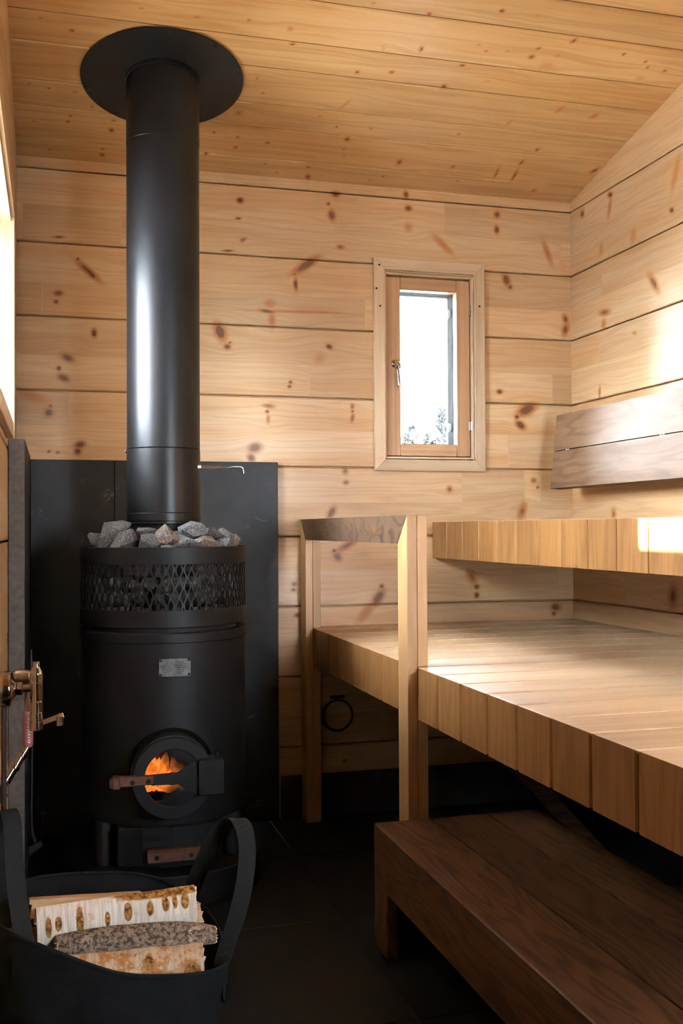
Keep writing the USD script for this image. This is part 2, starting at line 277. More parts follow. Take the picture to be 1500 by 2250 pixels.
# ---------------------------------------------------------------- room shell: logs and planks with knots
def knot_field(uv, K):
    k = np.zeros(len(uv)); dv = np.zeros(len(uv))
    for (u0, v0, a, b, th, s) in K:
        d = uv - (u0, v0); near = (np.abs(d[:, 0]) < 6 * max(a, b) + .03) & (np.abs(d[:, 1]) < 6 * max(a, b) + .03)
        if not near.any(): continue
        d = d[near]; c, sn = math.cos(th), math.sin(th)
        q = ((d[:, 0] * c + d[:, 1] * sn) / a) ** 2 + ((-d[:, 0] * sn + d[:, 1] * c) / b) ** 2
        k[near] = np.maximum(k[near], s * np.exp(-.62 * q) + s * .16 * np.exp(-.12 * q))
        R = min(max(b, .3 * a), .022)
        dv[near] += -d[:, 1] * .75 * np.exp(-(d[:, 0] / (4.5 * R)) ** 2 - (d[:, 1] / (3.0 * R)) ** 2)
    return k, dv
def log_mesh(us, v0, v1, depth=.2, nv=60, c=.0065, vtop=None, gw=.0028, gd=.022):
    """A planed log: face on w = 0, chamfered at its joints, back at w = depth. Returns (u, v, w) vertices and quads."""
    vs = np.linspace(v0 + c, v1 - c, nv)
    prof = [(depth, v0 - .0005), (gd, v0 - .0005), (gd, v0 + gw), (.55 * c, v0 + gw), (0, v0 + c)] + [(0, v) for v in vs[1:-1]] + [(0, v1 - c), (.55 * c, v1 - gw), (gd, v1 - gw), (gd, v1), (depth, v1)]
    prof = np.array(prof); m = len(prof); V = np.zeros((len(us), m, 3)); V[:, :, 0] = us[:, None]; V[:, :, 1] = prof[:, 1]; V[:, :, 2] = prof[:, 0]
    if vtop is not None: V[:, :, 1] = np.minimum(V[:, :, 1], vtop(us)[:, None])
    F = list(grid_faces(len(us), m)); Fb = [[i * m, (i + 1) * m, (i + 1) * m + m - 1, i * m + m - 1] for i in range(len(us) - 1)]
    e0 = [[0, k, k + 1, 0] for k in range(1, m - 1)]; b = (len(us) - 1) * m; e1 = [[b, b + k + 1, b + k, b] for k in range(1, m - 1)]
    return V.reshape(-1, 3), np.array(F + [q[::-1] for q in Fb] + [q[::-1] for q in e0] + [q[::-1] for q in e1])
def log_piece(parent, name, pieces, to_world, from_world, K, mat, row, lam=2, tones=None, nv=60):
    """pieces: list of (us, v0, v1, vtop). to_world maps (u,v,w) -> xyz; from_world maps xyz -> (u,v)."""
    r = np.random.default_rng(row * 7 + 3); Vs, Fs, off = [], [], 0
    for us, v0, v1, vt in pieces:
        V, F = log_mesh(us, v0, v1, vtop=vt, nv=max(4, int(nv * (v1 - v0) / LH))); Vs.append(V); Fs.append(F + off); off += len(V)
    V = np.vstack(Vs); F = np.vstack(Fs); W = to_world(V)
    t = trimesh.Trimesh(W, np.vstack([F[:, :3], F[:, [0, 2, 3]]]), process=False)
    n = np.cross(W[F[0, 1]] - W[F[0, 0]], W[F[0, 2]] - W[F[0, 0]])
    vlo, vhi = min(p[1] for p in pieces), max(p[2] for p in pieces)
    cuts = [np.sort(r.uniform(-1, 5, 5)) for _ in range(lam)]; tt = r.uniform(.1, .9, (lam, 6)); sh = r.uniform(-30, 30, (lam, 6, 3))
    split = vlo + (vhi - vlo) * (np.arange(1, lam) / lam + r.uniform(-.06, .06, lam - 1))
    def idx(uv):
        l = np.searchsorted(split, uv[:, 1]); s = np.array([np.searchsorted(cuts[a], u) for a, u in zip(l, uv[:, 0])]); return l, s
    def grain(P):
        uv = from_world(P); k, dv = knot_field(uv, K); l, s = idx(uv); g = np.stack([uv[:, 0], uv[:, 1] + dv, np.zeros(len(uv))], 1); return g + sh[l, s]
    def tone(P): uv = from_world(P); l, s = idx(uv); return tt[l, s]
    def knot(P): return knot_field(from_world(P), K)[0]
    return obj(name, t, mat, parent, grain=grain, tone=tone, knot=knot)
KB=[(0.092,2.147,0.0050,0.0051,0.06,1.00),(0.130,2.104,0.0458,0.0104,-0.70,0.80),(0.145,2.089,0.0131,0.0070,-0.77,1.00),(0.021,2.015,0.0131,0.0085,0.06,1.00),(0.013,1.983,0.0065,0.0068,0.05,1.00),(0.151,1.872,0.0083,0.0137,0.05,1.00),(0.054,1.776,0.0103,0.0179,1.15,1.00),(0.023,1.735,0.0065,0.0068,0.04,1.00),(0.039,1.700,0.0163,0.0102,-0.42,1.00),(-0.073,1.626,0.0450,0.0152,-0.30,0.55),(-0.007,1.594,0.0049,0.0051,0.03,1.00),(-0.012,1.569,0.0114,0.0118,0.02,1.00),(0.099,1.452,0.0149,0.0101,0.29,1.00),(0.091,1.427,0.0099,0.0102,0.01,1.00),(-0.013,1.425,0.0045,0.0035,0.01,1.00),(0.019,1.422,0.0045,0.0035,0.01,1.00),(0.023,2.225,0.0148,0.0035,0.07,1.00),(0.706,2.416,0.0108,0.0089,0.08,1.00),(0.698,2.345,0.0090,0.0036,0.07,1.00),(0.718,2.263,0.0052,0.0093,-1.03,1.00),(0.657,2.216,0.0179,0.0035,0.07,1.00),(1.092,2.472,0.0133,0.0091,0.08,1.00),(1.062,2.431,0.0057,0.0055,0.08,1.00),(1.075,2.386,0.0113,0.0164,0.08,1.00),(1.112,2.261,0.0073,0.0132,1.57,0.70),(0.968,2.179,0.0457,0.0124,0.61,1.00),(0.924,2.141,0.0045,0.0036,0.06,1.00),(0.927,2.101,0.0055,0.0216,0.06,1.00),(0.823,2.019,0.0182,0.0143,0.05,0.50),(0.810,1.988,0.0253,0.0054,-0.09,1.00),(0.937,1.992,0.1585,0.0045,0.02,0.60),(0.830,1.955,0.0109,0.0251,0.05,0.60),(0.625,1.899,0.0162,0.0278,0.39,1.00),(0.664,1.858,0.0045,0.0035,0.04,1.00),(0.653,1.842,0.0107,0.0088,0.04,1.00),(1.062,1.859,0.0110,0.0074,-0.39,1.00),(1.023,1.810,0.0264,0.0216,0.70,0.30),(0.904,1.712,0.0055,0.0054,0.03,1.00),(0.900,1.695,0.0055,0.0054,0.03,1.00),(0.816,1.616,0.0199,0.0072,-0.06,0.70),(0.810,1.594,0.0054,0.0054,0.03,1.00),(0.814,1.564,0.0054,0.0143,0.02,0.70),(0.761,1.451,0.0199,0.0142,0.27,1.00),(0.746,1.411,0.0108,0.0141,0.53,1.00),(1.157,1.623,0.0057,0.0091,0.03,0.80),(1.157,1.603,0.0045,0.0037,0.03,1.00),(1.157,1.577,0.0057,0.0147,-0.15,0.80),(1.549,2.300,0.0487,0.0121,-0.72,0.55),(1.789,2.379,0.0083,0.0133,0.07,1.00),(1.790,2.443,0.0103,0.0114,0.08,1.00),(1.399,2.439,0.0118,0.0093,0.08,1.00),(1.390,2.494,0.0079,0.0112,0.08,1.00),(1.399,2.360,0.0158,0.0186,0.07,0.40),(2.020,2.299,0.0459,0.0107,-1.19,0.60),(1.831,2.171,0.0126,0.0208,0.38,1.00),(1.847,2.142,0.0083,0.0076,0.06,1.00),(2.103,2.018,0.0108,0.0173,0.36,0.80),(2.102,1.976,0.0125,0.0239,-0.28,0.80),(1.796,1.701,0.0103,0.0076,0.03,1.00),(1.920,1.630,0.0355,0.0173,0.42,1.00),(1.874,1.598,0.0083,0.0076,0.02,1.00),(1.890,1.564,0.0198,0.0120,-0.65,1.00),(1.948,1.332,0.0105,0.0096,0.01,0.70),(1.967,1.303,0.0045,0.0038,0.01,1.00),(1.570,1.293,0.0100,0.0112,0.01,0.80),(1.895,1.205,0.0144,0.0308,-0.32,0.70),(1.126,1.364,0.0094,0.0109,0.01,0.80),(1.129,1.318,0.0094,0.0073,0.01,0.80),(1.068,1.197,0.0220,0.0111,1.03,1.00),(1.134,1.067,0.0412,0.0110,0.50,0.70),(1.079,1.046,0.0056,0.0054,-0.01,1.00),(1.092,1.021,0.0148,0.0110,-0.86,1.00),(1.276,0.901,0.0077,0.0073,-0.02,1.00),(1.262,0.856,0.0277,0.0133,0.93,1.00),(1.210,0.797,0.0442,0.0170,0.84,0.50),(0.915,0.917,0.0073,0.0072,-0.02,1.00),(0.913,0.894,0.0073,0.0054,-0.02,1.00),(0.927,0.794,0.0092,0.0071,-0.03,1.00),(1.688,0.891,0.0081,0.0075,-0.02,1.00),(1.687,0.856,0.0081,0.0094,-0.02,1.00),(1.666,0.933,0.0269,0.0158,-1.03,0.70),(2.045,0.798,0.0169,0.0134,-0.03,1.00),(2.036,0.771,0.0085,0.0077,-0.03,1.00),(1.118,0.211,0.0056,0.0054,-0.06,1.00)]
KR=[(3.676,2.401,0.0109,0.0347,-2.85,0.60),(3.671,2.451,0.0145,0.0086,-2.84,1.00),(3.896,2.441,0.0120,0.0110,-2.86,1.00),(3.222,2.388,0.0148,0.0532,-2.75,0.50),(3.249,2.264,0.0117,0.0078,-2.85,1.00),(3.504,2.242,0.0167,0.0250,-2.83,0.50),(3.746,2.253,0.0148,0.0214,-2.89,0.50),(3.367,2.030,0.0414,0.0131,-2.26,0.80),(3.722,1.994,0.0350,0.0110,-3.03,0.80),(3.730,1.948,0.0145,0.0180,-2.95,0.60),(3.501,1.870,0.0130,0.0068,-2.96,0.50),(3.767,1.679,0.0073,0.0219,-3.01,0.70),(3.666,1.185,0.0138,0.0179,-3.13,0.70),(3.265,0.887,0.0213,0.0309,-2.99,0.80)]
KC=[(0.938,1.031,0.0045,0.0050,0.19,1.00),(1.123,1.016,0.0093,0.0104,0.19,1.00),(1.343,1.072,0.0086,0.0093,0.19,1.00),(1.464,1.070,0.0102,0.0095,0.19,0.50),(1.155,0.852,0.0060,0.0137,0.18,1.00),(1.033,0.832,0.0059,0.0206,0.18,0.40),(1.537,0.925,0.0092,0.0057,1.03,1.00),(1.533,0.881,0.0093,0.0106,0.18,1.00),(1.635,0.982,0.0129,0.0074,1.29,1.00),(1.618,0.903,0.0093,0.0071,0.18,0.60),(1.370,0.881,0.0045,0.0058,0.18,1.00),(1.336,0.906,0.0045,0.0045,0.18,1.00),(1.441,0.894,0.0045,0.0046,0.18,1.00),(1.932,0.928,0.0045,0.0061,0.18,1.00),(1.956,0.901,0.0045,0.0062,0.18,1.00),(1.836,0.951,0.0047,0.0071,0.18,1.00),(2.026,0.895,0.0057,0.0075,0.18,1.00),(1.320,0.796,0.0108,0.0072,0.18,1.00),(1.300,0.676,0.0103,0.0141,0.18,1.00),(1.097,0.719,0.0077,0.0086,0.18,1.00),(0.983,0.698,0.0069,0.0085,0.18,1.00),(1.438,0.730,0.0127,0.0076,0.18,0.40),(1.767,0.624,0.0241,0.0085,1.34,0.70),(1.913,0.607,0.0202,0.0120,1.26,0.70),(1.459,0.410,0.0078,0.0090,0.17,0.70),(1.124,0.389,0.0067,0.0087,0.17,0.70),(1.616,0.511,0.0203,0.0049,1.32,0.70),(1.802,0.362,0.0072,0.0127,0.17,1.00),(1.056,0.307,0.0102,0.0135,0.17,1.00),(1.299,0.190,0.0107,0.0229,0.16,1.00),(1.521,0.191,0.0131,0.0069,1.49,1.00),(1.780,0.265,0.0194,0.0063,1.46,1.00),(1.712,0.177,0.0460,0.0051,1.73,1.00),(1.793,0.173,0.0503,0.0065,1.69,1.00),(2.103,0.258,0.0236,0.0106,1.32,1.00),(1.060,0.242,0.0045,0.0062,0.17,1.00),(1.073,0.196,0.0045,0.0079,0.17,1.00),(1.269,0.078,0.0046,0.0069,0.16,1.00),(1.926,0.072,0.0117,0.0165,0.16,0.70),(1.224,0.041,0.0046,0.0069,0.16,1.00),(1.578,0.093,0.0047,0.0070,0.16,1.00),(1.605,0.845,0.0315,0.0269,0.18,0.35),(1.962,0.841,0.0204,0.0192,0.18,0.30),(0.990,0.515,0.0074,0.0379,-0.35,0.50),(0.058,0.737,0.0069,0.0074,0.19,1.00),(-0.032,0.778,0.0045,0.0041,0.19,1.00),(0.425,0.869,0.0083,0.0061,0.19,0.70),(0.257,0.877,0.0045,0.0040,0.19,1.00),(0.584,0.884,0.0045,0.0062,0.19,1.00),(0.716,0.869,0.0100,0.0128,0.19,0.50),(0.739,0.798,0.0087,0.0056,0.18,1.00),(0.661,0.606,0.0045,0.0164,-0.23,0.70),(0.634,0.401,0.0120,0.0178,0.17,0.70),(0.695,0.529,0.0045,0.0051,0.18,1.00),(0.920,0.430,0.0045,0.0070,0.17,1.00),(0.997,0.378,0.0045,0.0072,0.17,1.00),(0.769,0.234,0.0093,0.0091,0.17,1.00),(0.655,0.252,0.0058,0.0089,0.17,1.00),(0.658,0.184,0.0076,0.0107,0.17,1.00),(0.565,0.268,0.0049,0.0087,0.17,1.00),(0.556,0.122,0.0076,0.0093,0.17,1.00),(0.788,0.092,0.0045,0.0065,0.16,1.00),(0.958,0.095,0.0080,0.0082,0.16,1.00),(0.972,0.024,0.0108,0.0205,0.16,1.00),(0.847,0.035,0.0045,0.0084,0.16,1.00),(0.204,0.220,0.0096,0.0128,0.17,1.00),(0.054,0.247,0.0055,0.0083,0.17,1.00),(0.062,0.283,0.0047,0.0068,0.17,1.00),(-0.063,0.227,0.0045,0.0055,0.17,1.00),(0.178,0.092,0.0066,0.0076,0.17,1.00),(0.178,0.054,0.0108,0.0139,0.17,1.00),(-0.012,0.057,0.0045,0.0060,0.17,1.00),(0.074,0.424,0.0135,0.0088,0.18,0.50),(-0.072,0.445,0.0045,0.0061,0.18,1.00),(-0.010,0.431,0.0045,0.0050,0.18,1.00),(0.133,0.350,0.0045,0.0172,0.17,0.80),(0.209,0.281,0.0071,0.0069,0.17,1.00)]
KC = [(a, b, c * .85, d * .85, e, f * .92) for a, b, c, d, e, f in KC]
rows = [(G0 - LH * k, G0 - LH * (k - 1)) for k in range(0, 10)]       # row 0 reaches above the eaves
rows[9] = (0.0, G0 - LH * 8)
WX0, WX1, WZ0, WZ1 = 1.292, 1.678, 1.416, 2.170                     # opening of the small window
# back wall
wb = struct('wall_back', 'back wall of knotty golden pine logs with dark joints', 'wall')
tw = lambda V: np.stack([V[:, 0], YB + V[:, 2], V[:, 1]], 1); fwd = lambda P: P[:, [0, 2]]
def ux(a, b, st): return np.linspace(a, b, max(2, int(math.ceil((b - a) / st)) + 1))
def split_rows(v0, v1, o): 
    z0, z1 = o; return [(v0, min(v1, z0))] if v0 < z0 else [], (max(v0, z0), min(v1, z1)) if min(v1, z1) > max(v0, z0) else None, [(max(v0, z1), v1)] if v1 > z1 else []
def wall_logs(parent, tw, fwd, u0, u1, K, step, rowlist, opening=None, fine=None, vtop=None, nv=66, seed=0, mat=None):
    for i, (v0, v1) in enumerate(rowlist):
        def us(a, b):
            if fine is None: return ux(a, b, step)
            f0, f1 = fine; out = []
            if a < f0: out.append(ux(a, min(b, f0), .25))
            if b > f0 and a < f1: out.append(ux(max(a, f0), min(b, f1), step))
            if b > f1: out.append(ux(max(a, f1), b, .25))
            return np.unique(np.concatenate(out))
        pc = []
        if opening and min(v1, opening[3]) > max(v0, opening[2]) + 1e-6:
            x0, x1, z0, z1 = opening; zz0, zz1 = max(v0, z0), min(v1, z1)
            pc += [(us(u0, x0), v0, v1, vtop), (us(x1, u1), v0, v1, vtop)]
            if zz0 > v0 + .004: pc.append((us(x0, x1), v0, zz0, vtop))
            if zz1 < v1 - .004: pc.append((us(x0, x1), zz1, v1, vtop))
        else: pc = [(us(u0, u1), v0, v1, vtop)]
        log_piece(parent, 'log', pc, tw, fwd, K, mat or PINE, i + seed, nv=nv)
wall_logs(wb, tw, fwd, XL - .2, XR + .2, KB, .007, [(G0, ZC + .03)] + rows[1:], (WX0, WX1, WZ0, WZ1))
# right (gable) wall: u = y
wr = struct('wall_right', 'gable wall of knotty pine logs behind the benches', 'wall')
tw2 = lambda V: np.stack([XR + V[:, 2], V[:, 0], V[:, 1]], 1); fw2 = lambda P: P[:, [1, 2]]
vt = lambda u: np.array([ceil_z(y) + .01 for y in u])
gable = [(G0 + LH * k, G0 + LH * (k + 1)) for k in (1, 0)] + rows[1:]
wall_logs(wr, tw2, fw2, YF, YB, KR, .008, gable, None, (2.2, 4.1), vt, seed=40)
# left wall with the big window
LY0, LY1, LZ0, LZ1 = 2.45, 3.47, 1.447, 2.128
wl = struct('wall_left', 'pine log wall beside the camera with the wide window', 'wall')
tw3 = lambda V: np.stack([XL - V[:, 2], V[:, 0], V[:, 1]], 1)
wall_logs(wl, tw3, fw2, YF, YB, [], .02, gable, (LY0, LY1, LZ0, LZ1), (2.2, 4.1), vt, nv=24, seed=80)
# unseen front wall with a glass door, coloured dark to cut fill light
FX0, FX1, FZ1 = 1.15, 1.92, 2.06
wf = struct('wall_front', 'unseen log wall with the glass door, darkened to cut bounce light', 'wall')
tw4 = lambda V: np.stack([V[:, 0], YF - V[:, 2], V[:, 1]], 1)
wall_logs(wf, tw4, fwd, XL - .2, XR + .2, [], .2, [(G0, ZC + .06)] + rows[1:], (FX0, FX1, .04, FZ1), None, None, nv=8, seed=120, mat=STEP)

# ceiling: planks along x on two slopes
ce = struct('ceiling', 'sloping ceiling of orange-brown pine planks', 'ceiling')
seams = [-.06, .126, .3245, .468, .665, .808, 1.003, 1.150, 1.345, 1.50, 1.70, 1.86, 2.06, 2.30]
def plank(s0, s1, back, fine, row):
    def tw(V):
        y = YB - V[:, 1] / SC if back else 2 * YRIDGE - YB + V[:, 1] / SC
        z = ZC + SL * V[:, 1] / SC; ny, nz = (SL / SC, 1 / SC) if back else (-SL / SC, 1 / SC)
        return np.stack([V[:, 0], y + ny * V[:, 2], z + nz * V[:, 2]], 1)
    def fwd(P):
        ny, nz = (SL / SC, 1 / SC) if back else (-SL / SC, 1 / SC)
        t = (YB - P[:, 1]) if back else (P[:, 1] - 2 * YRIDGE + YB)
        s = t * (1 / SC) + (P[:, 2] - ZC) * (SL / SC); return np.stack([P[:, 0], s], 1)
    us = ux(XL - .02, XR + .02, .008 if fine else .3)
    V, F = log_mesh(us, s0, s1, depth=.03, nv=34 if fine else 4, c=.006, gw=.0026, gd=.018); W = tw(V)
    if not back: F = F[:, ::-1]
    r = np.random.default_rng(row + 500); sh = r.uniform(-30, 30, 3); tn = r.uniform(.05, .95)
    def grain(P): uv = fwd(P); k, dv = knot_field(uv, KC if back else []); return np.stack([uv[:, 0], uv[:, 1] + dv, 0 * dv], 1) + sh
    obj('plank', (W, F), CEIL, ce, grain=grain, tone=lambda P: np.full(len(P), tn), knot=lambda P: knot_field(fwd(P), KC if back else [])[0])
for i, (a, b) in enumerate(zip(seams[:-1], seams[1:])):
    plank(a, b, True, i < 9, i); plank(a, b, False, False, i + 50)
obj('roof_deck', cat_([prism([(YB + .75, ZC + .05 - SL * .75), (YB + .75, ZC + .09 - SL * .75), (YRIDGE, ceil_z(YRIDGE) + .09), (YRIDGE, ceil_z(YRIDGE) + .05)], 'x', XL - .6, XR + .6),
                       prism([(YF - .6, ZC + .05 - SL * .6), (YF - .6, ZC + .09 - SL * .6), (YRIDGE, ceil_z(YRIDGE) + .09), (YRIDGE, ceil_z(YRIDGE) + .05)], 'x', XL - .6, XR + .6)]), EAVE, ce)

# floor: slate tiles
fl = struct('floor', 'black slate tile floor', 'floor')
obj('grout', box(XL - .25, XR + .25, YF - .25, YB + .25, -.06, -.004), GROUT, fl)
xs = [XL - .02, .205, .811, 1.417, XR + .02]; ys = [YF - .02, -.12, .485, 1.09, 1.69, 2.294, 2.942, 3.547, YB + .02]
r = np.random.default_rng(5)
for a, b in zip(xs[:-1], xs[1:]):
    for c, d in zip(ys[:-1], ys[1:]):
        t = r.uniform(0, .0015); obj('tile', box(a + .002, b - .002, c + .002, d - .002, -.02, -t, .0015), SLATE_F, fl)
# slate skirting along the back and right walls
sk = struct('baseboard_back', 'black slate skirting at the foot of the log wall', 'baseboard')
for a, b in ((.858, 1.45), (1.453, XR - .014)): obj('slate_strip', box(a, b, YB - .014, YB, .001, .169, .0015), SLATE, sk)
sk2 = struct('baseboard_right', 'black slate skirting under the benches', 'baseboard')
for a, b in ((YF, 1.2), (1.203, 2.6), (2.603, YB - .016)): obj('slate_strip', box(XR - .014, XR, a, b, .001, .169, .0015), SLATE, sk2)

# slate heat shields behind and beside the stove
t = thing('heat_shield', 'black slate heat shield slab on the back wall behind the stove', 'wall panel', (.39, YB - .02, 0))
for a, b in ((-.078, .2225), (.2245, .847)): obj('slate_slab', box(a, b, YB - .022, YB - .001, .003, 1.394, .0015), SLATE, t)
t = thing('heat_shield', 'narrow slate heat shield on the left wall beside the tap, cut edge to the camera', 'wall panel', (-.1, 3.6, 0))
for z0, z1 in ((.0, .708), (.711, 1.405)):
    s = obj('slate_slab', box(XL + .002, -.079, 3.223, YB - .024, z0 + .003, z1, .002), SLATE, t)
    obj('cut_edge', box(XL + .002, -.0795, 3.2195, 3.2235, z0 + .003, z1 - .0005, .001), SLATE_E, t)

# ---------------------------------------------------------------- windows and door
def mitred(parent, name, axis, x0, x1, z0, z1, w, w0, w1, mat, bottom=True):
    """Four mitred casing boards round an opening (outer size given) in the plane u-z; w0..w1 is the depth range on the other axis."""
    O = [(x0, z0), (x1, z0), (x1, z1), (x0, z1)]; I = [(x0 + w, z0 + w), (x1 - w, z0 + w), (x1 - w, z1 - w), (x0 + w, z1 - w)]
    for k, g in ((0, 0), (1, 1), (2, 0), (3, 1)):
        j = (k + 1) % 4; poly = [O[k], O[j], I[j], I[k]]
        ax = 'xyz'.index(axis); hor = 'y' if axis == 'x' else 'x'
        obj(name, prism(poly, axis, w0, w1, .0015), mat, parent, grain='z' if g else hor)
w1 = struct('window_1', 'small narrow pine window with a pale casing in the back wall', 'window')
mitred(w1, 'casing', 'y', 1.246, 1.7255, 1.366, 2.226, .046, YB - .016, YB - .0005, PALE)
# frame lining the opening, then the sash
jb = [(1.292, 1.3, 1.416, 2.17), (1.67, 1.678, 1.416, 2.17), (1.3, 1.67, 1.416, 1.424), (1.3, 1.67, 2.162, 2.17)]
for a, b, c, d in jb: obj('jamb', box(a, b, YB - .008, YB + .2, c, d, .001), PALE, w1, grain='z' if d - c > .1 else 'x')
SY0, SY1 = YB + .006, YB + .05
sash = [(1.303, 1.364, 1.428, 2.158, 'z'), (1.609, 1.667, 1.428, 2.158, 'z'), (1.3645, 1.6085, 1.428, 1.478, 'x'), (1.3645, 1.6085, 2.106, 2.158, 'x')]
for a, b, c, d, g in sash: obj('sash_rail', box(a, b, SY0, SY1, c, d, .003), SASH, w1, grain=g)
gx0, gx1, gz0, gz1 = 1.364, 1.609, 1.478, 2.106
for a, b, c, d in ((gx0 - .006, gx0, gz0 - .006, gz1 + .006), (gx1, gx1 + .006, gz0 - .006, gz1 + .006), (gx0, gx1, gz0 - .006, gz0), (gx0, gx1, gz1, gz1 + .006)):
    obj('spacer', box(a, b, SY1 + .0005, SY1 + .034, c, d, .0005), WHITEP, w1)
for a, b, c, d in ((1.3005, gx0 - .001, 1.425, 2.16), (gx1 + .001, 1.6695, 1.425, 2.16), (gx0 - .001, gx1 + .001, 1.425, gz0 + .001), (gx0 - .001, gx1 + .001, gz1 - .001, 2.16)):
    obj('outer_sash', box(a, b, SY1 + .035, SY1 + .085, c, d, .002), ALU, w1)
obj('glass_pane', box(gx0 - .003, gx1 + .003, SY1 + .006, SY1 + .009, gz0 - .003, gz1 + .003, .0003), GLASS, w1)
obj('glass_pane', box(gx0 - .003, gx1 + .003, SY1 + .06, SY1 + .063, gz0 - .003, gz1 + .003, .0003), GLASS, w1)
for z in (2.033, 1.554):
    obj('hinge', cat_([cyl((1.674, SY0 - .004, z - .022), (1.674, SY0 - .004, z + .022), .0062, 16, .002), cyl((1.674, SY0 - .004, z - .004), (1.674, SY0 - .004, z + .004), .0072, 16), box(1.66, 1.675, SY0 - .003, SY0, z - .018, z + .018, .001)]), ZINC, w1, smooth=35)
    obj('hinge', cat_([cyl((gx1 - .004, SY1 + .028, z - .018), (gx1 - .004, SY1 + .028, z + .018), .006, 16, .002), box(gx1 - .004, gx1 + .001, SY1 + .016, SY1 + .04, z - .015, z + .015, .001)]), ZINC, w1, smooth=35)
h = obj('handle', cat_([lathe([(.017, 0), (.0175, .004), (.014, .008), (.008, .010)], (1.340, SY0, 1.802), (0, -1, 0), 32), lathe([(.0075, .008), (.0075, .022), (.009, .026), (.007, .031)], (1.340, SY0, 1.79), (0, -1, 0), 24)]), CHROME, w1, smooth=40)
obj('lever', tube([(1.340, SY0 - .027, 1.79), (1.341, SY0 - .031, 1.775), (1.3435, SY0 - .032, 1.745), (1.346, SY0 - .031, 1.715), (1.347, SY0 - .029, 1.702)], [.006, .0065, .0055, .0075, .006], 14), CHROME, h, smooth=60)
obj('catch', tube([(1.352, SY0, 1.818), (1.358, SY0 - .008, 1.808), (1.3595, SY0 - .009, 1.795), (1.357, SY0 - .004, 1.783)], .0028, 10), CHROME, h, smooth=60)
for x, z in ((1.268, 2.196), (1.2715, 2.03), (1.256, 2.1), (1.702, 2.05)):
    obj('screw', lathe([(.0042, 0), (.0042, .0008), (.003, .0014)], (x, YB - .016, z), (0, -1, 0), 14), IRON, w1)
# big window in the left wall
w2 = struct('window_2', 'wide pine window in the left wall, deep pale reveal', 'window')
for a, b, c, d in ((LY0, LY1, LZ0, LZ0 + .012), (LY0, LY1, LZ1 - .012, LZ1), (LY0, LY0 + .012, LZ0, LZ1), (LY1 - .012, LY1, LZ0, LZ1)):
    obj('jamb', box(XL - .2, XL + .001, a, b, c, d, .001), PALE, w2, grain='z' if d - c > .1 else 'y')
obj('casing', box(XL, XL + .011, LY1 - .012, LY1 + .05, 1.41, LZ1 + .004, .001), PALE, w2, grain='z')
obj('casing', box(XL, XL + .012, LY0 - .05, LY1 + .05, LZ1 + .0045, LZ1 + .06, .001), PALE, w2, grain='y')
obj('casing', box(XL, XL + .019, LY0 - .05, 3.165, LZ0 - .047, LZ0 - .0005, .002), PALE, w2, grain='y')
obj('casing', box(XL, XL + .011, LY0 - .05, LY0 + .012, LZ0, LZ1 + .004, .001), PALE, w2, grain='z')
for a, b, c, d in ((LY0 + .012, LY1 - .012, LZ0 + .012, LZ0 + .06), (LY0 + .012, LY1 - .012, LZ1 - .06, LZ1 - .012), (LY0 + .012, LY0 + .06, LZ0 + .06, LZ1 - .06), (LY1 - .06, LY1 - .012, LZ0 + .06, LZ1 - .06)):
    obj('outer_sash', box(XL - .19, XL - .15, a, b, c, d, .002), ALU, w2)
obj('glass_pane', box(XL - .172, XL - .169, LY0 + .05, LY1 - .05, LZ0 + .05, LZ1 - .05, .0003), GLASS, w2)
# glass door in the front wall
dr = struct('door_1', 'glazed door in the front wall', 'door')
for a, b, c, d in ((FX0, FX0 + .13, .04, FZ1), (FX1 - .13, FX1, .04, FZ1), (FX0 + .13, FX1 - .13, .04, .98), (FX0 + .13, FX1 - .13, FZ1 - .3, FZ1)):
    obj('door_rail', box(a, b, YF - .1, YF - .05, c, d, .003), SASH, dr, grain='z' if d - c > .5 else 'x')
obj('glass_pane', box(FX0 + .125, FX1 - .125, YF - .078, YF - .074, .975, FZ1 - .295, .0005), GLASS, dr)
obj('threshold', box(FX0, FX1, YF - .2, YF, -.02, .038), SASH, dr, grain='x')

# ---------------------------------------------------------------- sauna stove
st = thing('sauna_stove', 'black round wood-burning sauna stove with a lattice stone basket and glowing door', 'stove', (X0S, Y0S, 0))
C = np.array([X0S, Y0S])
def ring(prof, mat, name, parent, n=96, smooth=30, **k): return obj(name, lathe(prof, (X0S, Y0S, 0), n=n, close=False), mat, parent, smooth=smooth, **k)
def hollow(ro, ri, z0, z1, c=.0015): return [(ri, z0), (ro - c, z0), (ro, z0 + c), (ro, z1 - c), (ro - c, z1), (ri, z1), (ri, z0)]
DX, DZ, DR = X0S - .008, .396, .122                     # door centre and radius
drum = manifold3d.Manifold.cylinder(.57, .264, .264, 128).translate((X0S, Y0S, .236)) - manifold3d.Manifold.cylinder(.54, .250, .250, 96).translate((X0S, Y0S, .25))
hole = manifold3d.Manifold.cylinder(.3, DR - .002, DR - .002, 96).rotate((90, 0, 0)).translate((DX, Y0S - .12, DZ))
obj('body', drum - hole, IRON, st, smooth=30)
ring([(.20, .787), (.268, .787), (.2695, .789), (.2695, .815), (.268, .817), (.20, .817), (.20, .787)], IRON, 'body_rim', st)
obj('neck', lathe([(.235, .815), (.235, .84)], (X0S, Y0S, 0), n=72), IRON2, st, smooth=30)
b = ring(hollow(.268, .262, .834, .887), IRON, 'basket_band', st)
ring(hollow(.268, .262, 1.026, 1.080), IRON, 'basket_band', st)
obj('basket_floor', lathe([(.262, .836), (.262, .842)], (X0S, Y0S, 0), n=72), IRON2, st, smooth=30)
